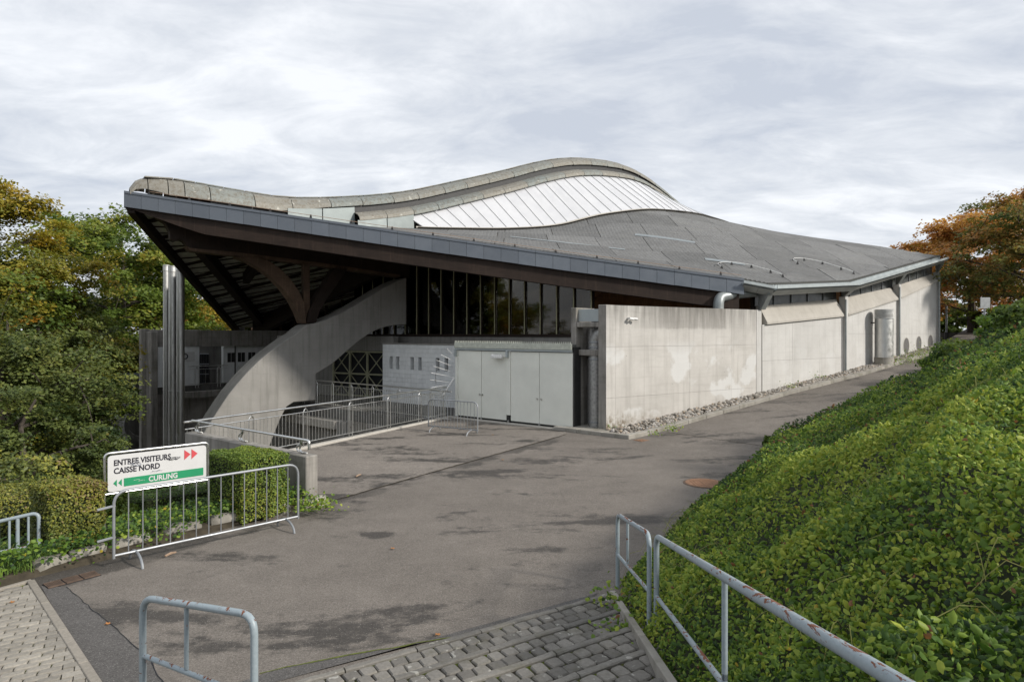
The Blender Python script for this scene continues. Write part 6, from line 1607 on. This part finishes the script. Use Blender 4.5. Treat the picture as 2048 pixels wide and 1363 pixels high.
# leaf cloud in a box or ellipsoid
def shrub(name, label, cat, c, size, nleaf, leaf, mat, seed, box=False, ang=0.0, group=None, stem=True, tone0=.45, topo=None, gold_low=False):
    rg = np.random.default_rng(seed); c = v3(c); th = thing(name, label, cat, (c.x, c.y, c.z), group)
    sx, sy, sz = size; n = nleaf; ca, sa = math.cos(ang), math.sin(ang)
    if box:
        q = rg.uniform(-1, 1, (n, 3)); f = rg.integers(0, 3, n); sgn_ = np.where(rg.random(n) < .5, -1, 1); sgn_[f == 2] = 1
        q[np.arange(n), f] = sgn_*(1-np.abs(rg.normal(0, .07, n)))
        rad = np.abs(q); corner = np.sort(rad, 1)[:, 1]*np.sort(rad, 1)[:, 2]; q *= (1-.09*np.clip(corner-.55, 0, 1)/.45)[:, None]
        q += rg.normal(0, .018, (n, 3)); N_ = np.zeros((n, 3)); N_[np.arange(n), f] = sgn_
        # hollows
        wob = .04*np.sin(q[:, 0]*5+seed)*np.sin(q[:, 1]*6+1)*1.0+.04*np.sin(q[:, 2]*7+2)
        q *= (1+wob)[:, None]
    else:
        q = rg.normal(0, 1, (n, 3)); q /= np.linalg.norm(q, axis=1, keepdims=True); lump = 1+.22*np.sin(q[:, 0]*4+seed)*np.sin(q[:, 1]*5+seed*2)+.18*np.sin(q[:, 2]*6+seed)
        r = lump*(1-np.abs(rg.normal(0, .2, n))); N_ = q.copy(); q = q*np.clip(r, .1, 1.5)[:, None]; q[:, 2] = np.maximum(q[:, 2], -.75)
    loc = q*np.array([sx/2, sy/2, sz/2]); x = loc[:, 0]*ca-loc[:, 1]*sa; y = loc[:, 0]*sa+loc[:, 1]*ca
    C = np.stack([x+c.x, y+c.y, loc[:, 2]+c.z+sz/2], 1); Nx = N_[:, 0]*ca-N_[:, 1]*sa; Ny = N_[:, 0]*sa+N_[:, 1]*ca
    Nn = np.stack([Nx, Ny, N_[:, 2]+.3], 1)+rg.normal(0, .6, (n, 3))
    tone = tone0+rg.normal(0, .16, n)+.12*np.sin(C[:, 0]*3.1+seed)+.12*np.sin(C[:, 2]*4+C[:, 1]*2.3)
    if gold_low: tone += .25*np.sin((q[:, 2]+.6)*2.2+.7)*0+np.where((q[:, 2] > .1), .30*rg.random(n), .12)
    leaf_mesh('foliage', C, Nn, leaf*rg.uniform(.65, 1.4, n), tone, mat, th, 'diamond', .66, .3, 'stuff', rg)
    mb = MB()
    if box:
        k = .80; B = [v3((ca*a*sx/2*k-sa*b*sy/2*k+c.x, sa*a*sx/2*k+ca*b*sy/2*k+c.y, c.z)) for a, b in ((-1, -1), (1, -1), (1, 1), (-1, 1))]
        mb.prism(B, (0, 0, sz*.88)).build('branch_core', 'soil_green', th)
    if stem:
        mb = MB()
        for i in range(14):
            a = rg.uniform(0, 6.28); r = rg.uniform(.2, .85); e = v3((c.x+math.cos(a)*sx/2*r, c.y+math.sin(a)*sy/2*r, c.z+sz*rg.uniform(.5, .95))); mb.tube([c+v3((rg.normal(0, .05), rg.normal(0, .05), -.05)), c.lerp(e, .5)+v3((0, 0, .1*sz)), e], [.018, .012, .005], 4)
        mb.build('branches', 'twig', th)
    return th
shrub('clipped_hedge', 'square clipped green hedge block right of the direction sign', 'hedge', (-4.82, 11.62, .05), (1.35, .95, 1.12), 15000, .036, 'leaf_hedge', 3, True, R(-36), stem=False, tone0=.52)
shrub('clipped_hedge', 'square clipped hedge block with yellow leaves and brown twigs left of the sign', 'hedge', (-6.78, 9.75, .05), (.92, .8, 1.0), 11000, .040, 'leaf_hedge_tan', 8, True, R(-36), stem=False, tone0=.34, gold_low=True)
shrub('clipped_hedge', 'brownish hedge block at the left frame edge behind the blue railing', 'hedge', (-8.75, 11.1, -.3), (1.4, 1.2, .9), 9000, .040, 'leaf_hedge_tan', 12, True, R(-36), stem=False, tone0=.5)
shrub('low_hedge', 'low dark green hedge behind the crowd barrier below the sign', 'hedge', (-6.75, 12.35, -.45), (2.2, .7, .72), 8000, .034, 'leaf_hedge', 14, True, R(40), stem=False, tone0=.18)
shrub('leafy_shrub', 'leafy green shrub just behind the left sign post', 'shrub', (-7.3, 11.4, -.25), (1.1, .9, .85), 2600, .075, 'leaf_hedge', 15, False, 0, tone0=.4)
shrub('leafy_shrub', 'pale yellow green shrub behind the brownish hedge at the left edge', 'shrub', (-9.6, 12.4, -.6), (2.2, 1.4, 1.55), 4200, .085, 'leaf_hedge_tan', 16, False, 0, tone0=.35)

# ivy in the bed and over the kerb
def bed_leaves():
    rg = np.random.default_rng(21); C = []
    for a, b in zip(KL[1:-1], KL[2:]):
        L = (b-a).length
        for _ in range(int(L*1500)):
            f = rg.random(); o_ = rg.random()**1.3*2.6-.16*(rg.random() < .30)*(.5+.5*math.sin(f*L*3)); p = a.lerp(b, f)+out_dir*o_
            if p.x/p.y*FPX+1024 < -200: continue
            z = interp(o_, [q[0] for q in prof], [q[1] for q in prof]); 
            if o_ < .25: z += .12+.14*rg.random()
            C.append((p.x, p.y, z+rg.random()*.14*(1 if o_ > 0 else .6)))
    C = np.array(C); n = len(C); Nn = np.array([.1, -.5, .9])[None]+rg.normal(0, .5, (n, 3)); tone = .34+rg.normal(0, .2, n); rr_ = rg.random(n); tone = np.clip(tone, 0, .95); tone[rr_ > .99] = .975
    o = leaf_mesh('bed_ivy', C, Nn, .055*rg.uniform(.6, 1.4, n), tone, 'leaf_ivy', None, 'fine', .85, .25, 'stuff', rg); tag(o, 'ivy spilling over the stones of the planting bed', 'ivy')
    # grass blades by the left railing
    m = 2600; X = rg.uniform(-8.6, -6.5, m); Y = 9.0+(X+6.7)*.75+rg.uniform(-.45, .35, m); keep = np.ones(m, bool); V = []; F = []
    mb_v = []; mb_f = []
    for x, y in zip(X, Y):
        h = rg.uniform(.10, .32); a = rg.uniform(0, 6.28); dx, dy = math.cos(a)*.008, math.sin(a)*.008; lx, ly = rg.normal(0, .08, 2); k = len(mb_v)
        mb_v += [(x-dx, y-dy, .0), (x+dx, y+dy, .0), (x+lx*.4+dx*.7, y+ly*.4+dy*.7, h*.6), (x+lx*.4-dx*.7, y+ly*.4-dy*.7, h*.6), (x+lx, y+ly, h)]; mb_f += [(k, k+1, k+2, k+3), (k+3, k+2, k+4)]
    g = mesh('grass', mb_v, mb_f, 'grass_blade'); tag(g, 'tuft of bright grass below the pale blue railing at the left edge', 'grass', kind='stuff')
plain('grass_blade', (0.12, 0.20, 0.035), 0.6)
bed_leaves()
# weeds in joints at the foot of the kerb
def weeds():
    rg = np.random.default_rng(31); C = []
    for (px, py, n, r) in ((1420, 822, 90, .28), (1440, 818, 70, .22), (1470, 812, 40, .2), (1340, 860, 40, .15), (1352, 856, 30, .12), (1310, 868, 24, .1), (1540, 790, 40, .18), (1230, 858, 30, .12), (1580, 772, 40, .2), (1640, 755, 40, .2), (1820, 722, 220, .5), (1845, 712, 240, .5), (1800, 728, 120, .4), (1860, 705, 220, .5), (628, 1016, 260, .22), (612, 1004, 160, .2), (1215, 1200, 60, .14), (1245, 1300, 60, .12), (1240, 1262, 60, .12)):
        zz = 0.12 if px < 1300 else .3
        p = PZ(px, py, zz) if py > 780 else None
        if p is None:
            dl = interp(px, [1540, 1640, 1800, 1860], [24.2, 26.5, 31, 33.5]); p = P(px, py, dl)
        for _ in range(n): C.append((p.x+rg.normal(0, r), p.y+rg.normal(0, r*.6), p.z-.03+abs(rg.normal(0, .06+.3*r))))
    C = np.array(C); n = len(C); o = leaf_mesh('kerb_weeds', C, np.array([0, -.4, 1])[None]+rg.normal(0, .6, (n, 3)), .055*rg.uniform(.6, 1.5, n), .6+rg.normal(0, .18, n), 'leaf_ivy', None, 'fine', .7, .3, 'stuff', rg)
    tag(o, 'small green weeds along kerbs and joints', 'weeds')
    mb = MB()   # moss strips at the railing kerb
weeds()

# bushes on top of the slope
bush = [(1912, 735, 25, 2.2, 1.1, 'rounded dark bush overhanging the top of the ramp'), (1945, 722, 22, 2.2, .95, 'broad dark bush left of the slope crest'), (2020, 668, 16, 1.6, .5, 'tall bush on the slope crest below the road sign'), (2062, 648, 13, 1.3, .62, 'bright leafed bush at the right edge of the frame'), (1862, 728, 33, 1.2, .3, 'low bush at the far end of the gravel strip'),
        (1885, 738, 28, 1.5, .7, 'ivy mound hanging over the far ramp edge'), (1765, 795, 21.6, .8, .3, 'small ivy mound at the middle of the ramp edge'), (1545, 880, 17.8, .5, .2, 'little ivy mound at the near ramp edge')]
for i, (px, py, d, wd, hh, lab) in enumerate(bush):
    p = P(px, py, d); zg = hz(p.x, p.y) if hill_raw(p.x, p.y)[0] > 0 else gz(p.x, p.y)
    shrub('hillside_bush', lab, 'bush', (p.x, p.y, min(zg, p.z)-.1), (wd, wd*.9, hh*1.3), int(1500+1300*wd*hh), .06+.0025*d, 'leaf_green' if i % 2 else 'leaf_ivy', 40+i, False, 0, 'bushes along the top of the slope', tone0=.36)

# ------------------------------------------------------------------ trees
def tree(label, base, H, Rc, zc0, nclus, per, leaf, mat, seed, trunk_r=.25, lean=(0, 0), flat=.55, tone0=.45, name='tree', spread=.16, top_pow=.8, group=None):
    rg = np.random.default_rng(seed); base = v3(base); th = thing(name, label, 'tree', tuple(base), group)
    top = base+v3((lean[0], lean[1], H)); wood_ = MB(); n = 7
    tr = [base.lerp(top, i/n)+v3((rg.normal(0, .12)*(i > 0), rg.normal(0, .12)*(i > 0), 0)) for i in range(n+1)]
    wood_.tube(tr, [trunk_r*(1-.88*i/n) for i in range(n+1)], 8)
    def trunk_at(f): k = min(f*n, n-.001); i = int(k); return tr[i].lerp(tr[i+1], k-i)
    sprays = []; nl = max(12, nclus//10)
    for i in range(nl):
        f = zc0+(1-zc0)*((i+.5)/nl)*.98; a = i*2.399+rg.normal(0, .35); g_ = (f-zc0)/(1-zc0); prof_ = max(.12, math.sin(math.pi*min(.97, g_*.80+.17)))
        L = Rc*(.25+.85*prof_)*rg.uniform(.68, 1.1); st_ = trunk_at(max(zc0*.6, f-.14*rg.random())); up = rg.uniform(.10, .5)*L
        d = v3((math.cos(a), math.sin(a), 0)); pts = [st_, st_+d*L*.4+v3((0, 0, up*.5)), st_+d*L*.75+v3((rg.normal(0, .2), rg.normal(0, .2), up*.85)), st_+d*L+v3((0, 0, up))]
        wood_.tube(pts, [trunk_r*.34*(1-f*.5), trunk_r*.22, trunk_r*.12, .015], 5, False)
        k = max(5, int(1.9*nclus/nl))
        for j in range(k):
            q = .22+.82*((j+rg.random())/k); c = pts[1].lerp(pts[3], min(1, (q-.3)/.7)) if q > .3 else pts[0].lerp(pts[1], q/.3)
            az = a+rg.normal(0, .9); ol = L*.30*rg.uniform(.5, 1.25); e = c+v3((math.cos(az)*ol, math.sin(az)*ol, rg.normal(.05, .16)*L))
            if j % 2 == 0: wood_.tube([c, c.lerp(e, .6)+v3((0, 0, .05*L)), e], [.028, .016, .006], 4, False)
            sprays.append((e, az))
    for _ in range(7): sprays.append((top+v3((rg.normal(0, .25), rg.normal(0, .25), rg.normal(-.2, .35))), rg.uniform(0, 6.28)))
    wood_.build('trunk', 'bark', th)
    C = []; Nn = []; T = []; tot = nclus*per*1.9; per2 = tot/len(sprays)
    for (e, az) in sprays:
        m = int(per2*rg.uniform(.5, 1.5)); R1 = spread*Rc*rg.uniform(.75, 1.4); rr_ = np.sqrt(rg.random(m)); ph = rg.uniform(0, 6.28, m)
        lx, ly = rr_*np.cos(ph)*R1*1.35, rr_*np.sin(ph)*R1*.8; lz = rg.normal(0, .17, m)*R1 - .28*lx*lx/R1
        tl = rg.normal(0, .22); lz = lz + lx*tl
        C.append(np.stack([e.x+lx*math.cos(az)-ly*math.sin(az), e.y+lx*math.sin(az)+ly*math.cos(az), e.z+lz], 1))
        Nn.append(np.array([math.cos(az)*.35, math.sin(az)*.35, .9])[None]+rg.normal(0, .42, (m, 3))); T.append(np.full(m, tone0+rg.normal(0, .17))+rg.normal(0, .10, m)+.2*(e.z-base.z-H*.6)/H)
    C = np.concatenate(C); Nn = np.concatenate(Nn); T = np.concatenate(T)
    leaf_mesh('crown', C, Nn, 1.12*leaf*rg.uniform(.6, 1.35, len(C)), T, mat, th, 'diamond', .7, .2, 'stuff', rg); return th
def tp(px, d, z): p = P(px, 667, d); return (p.x, p.y, z)
def ztop_(py, d): return EYE-(py-HOR)/FPX*d
LT = 'trees crowding the left of the hall'
def T_(label, px, d, zb, ytop, Rc, zc0, ncl, per, leaf, mat, seed, **k): return tree(label, tp(px, d, zb), ztop_(ytop, d)-zb, Rc, zc0, ncl, per, leaf, mat, seed, **k)
T_('tall golden green tree at the left frame edge with feathery top', 15, 27, -3.6, 380, 3.6, .22, 240, 150, .13, 'leaf_gold', 101, lean=(-.4, 0), flat=.4, tone0=.40, group=LT, trunk_r=.3)
T_('broad round green tree left of the canopy tip', 245, 42, -3.6, 440, 5.2, .3, 240, 150, .20, 'leaf_green', 102, tone0=.52, group=LT, trunk_r=.35)
T_('golden tree behind the flue pipes', 318, 50, -3.6, 500, 4.8, .25, 150, 120, .22, 'leaf_gold', 103, tone0=.55, group=LT)
T_('yellow green tree low behind the tall flues and left wing', 225, 44, -3.6, 600, 3.8, .2, 110, 120, .2, 'leaf_green', 104, tone0=.6, group=LT)
T_('olive tree in the middle of the left grove', 80, 29, -3.6, 560, 3.5, .15, 170, 150, .14, 'leaf_olive', 105, tone0=.5, group=LT)
T_('dark leafy tree filling the lower left corner of the grove', 10, 21, -3.6, 640, 3.5, .05, 190, 150, .105, 'leaf_olive', 106, tone0=.36, group=LT)
T_('dark low tree between grove and concrete annexe', 120, 30, -3.6, 735, 2.4, .05, 120, 150, .125, 'leaf_green', 107, tone0=.3, group=LT)
T_('dark shady tree behind the clipped hedges', 40, 18, -3.6, 800, 2.1, .02, 110, 130, .09, 'leaf_olive', 108, tone0=.22, group=LT)
T_('tall tree beyond the left frame edge', -160, 25, -3.6, 420, 4.5, .1, 130, 120, .15, 'leaf_green', 109, tone0=.4, group=LT)
T_('orange tinted tree seen below the canopy edge beside the far house', 440, 62, -3.6, 600, 5.0, .2, 90, 110, .28, 'leaf_gold', 110, tone0=.75, group=LT)
T_('green tree behind the wing at the foot of the canopy', 372, 66, -3.6, 560, 4.0, .25, 80, 100, .28, 'leaf_green', 111, tone0=.6, group=LT)
T_('autumn tree seen through the rear clerestory', 560, 70, -3.6, 600, 7.0, .15, 90, 110, .3, 'leaf_gold', 112, tone0=.6, group=LT)
RT = 'autumn trees at the far right'
T_('orange autumn tree beyond the far corner of the hall', 1940, 46, 2.2, 440, 4.2, .34, 150, 95, .2, 'leaf_orange', 121, tone0=.72, group=RT, trunk_r=.34)
T_('dark rust and green tree at the right frame edge', 2085, 37, 2.6, 410, 3.9, .3, 150, 110, .16, 'leaf_rust', 122, tone0=.42, group=RT, trunk_r=.3)
T_('tall rust red tree rising at the right frame edge', 2075, 58, 2.6, 375, 4.5, .3, 130, 120, .2, 'leaf_orange', 123, tone0=.3, group=RT)
T_('pale green tree peeping over the far roof corner', 1835, 78, 2.2, 492, 4.0, .3, 70, 90, .3, 'leaf_green', 124, tone0=.85, group=RT)
T_('russet tree peeping over the far roof edge', 1880, 66, 2.2, 480, 4.5, .3, 90, 90, .28, 'leaf_rust', 125, tone0=.55, group=RT)
T_('green understorey tree behind the far corner of the hall', 1912, 52, 1.6, 625, 2.2, .05, 90, 110, .17, 'leaf_green', 126, tone0=.4, group=RT)
T_('dark green understorey tree behind the road sign', 2010, 46, 2.0, 628, 2.6, .05, 110, 110, .17, 'leaf_green', 127, tone0=.25, group=RT)
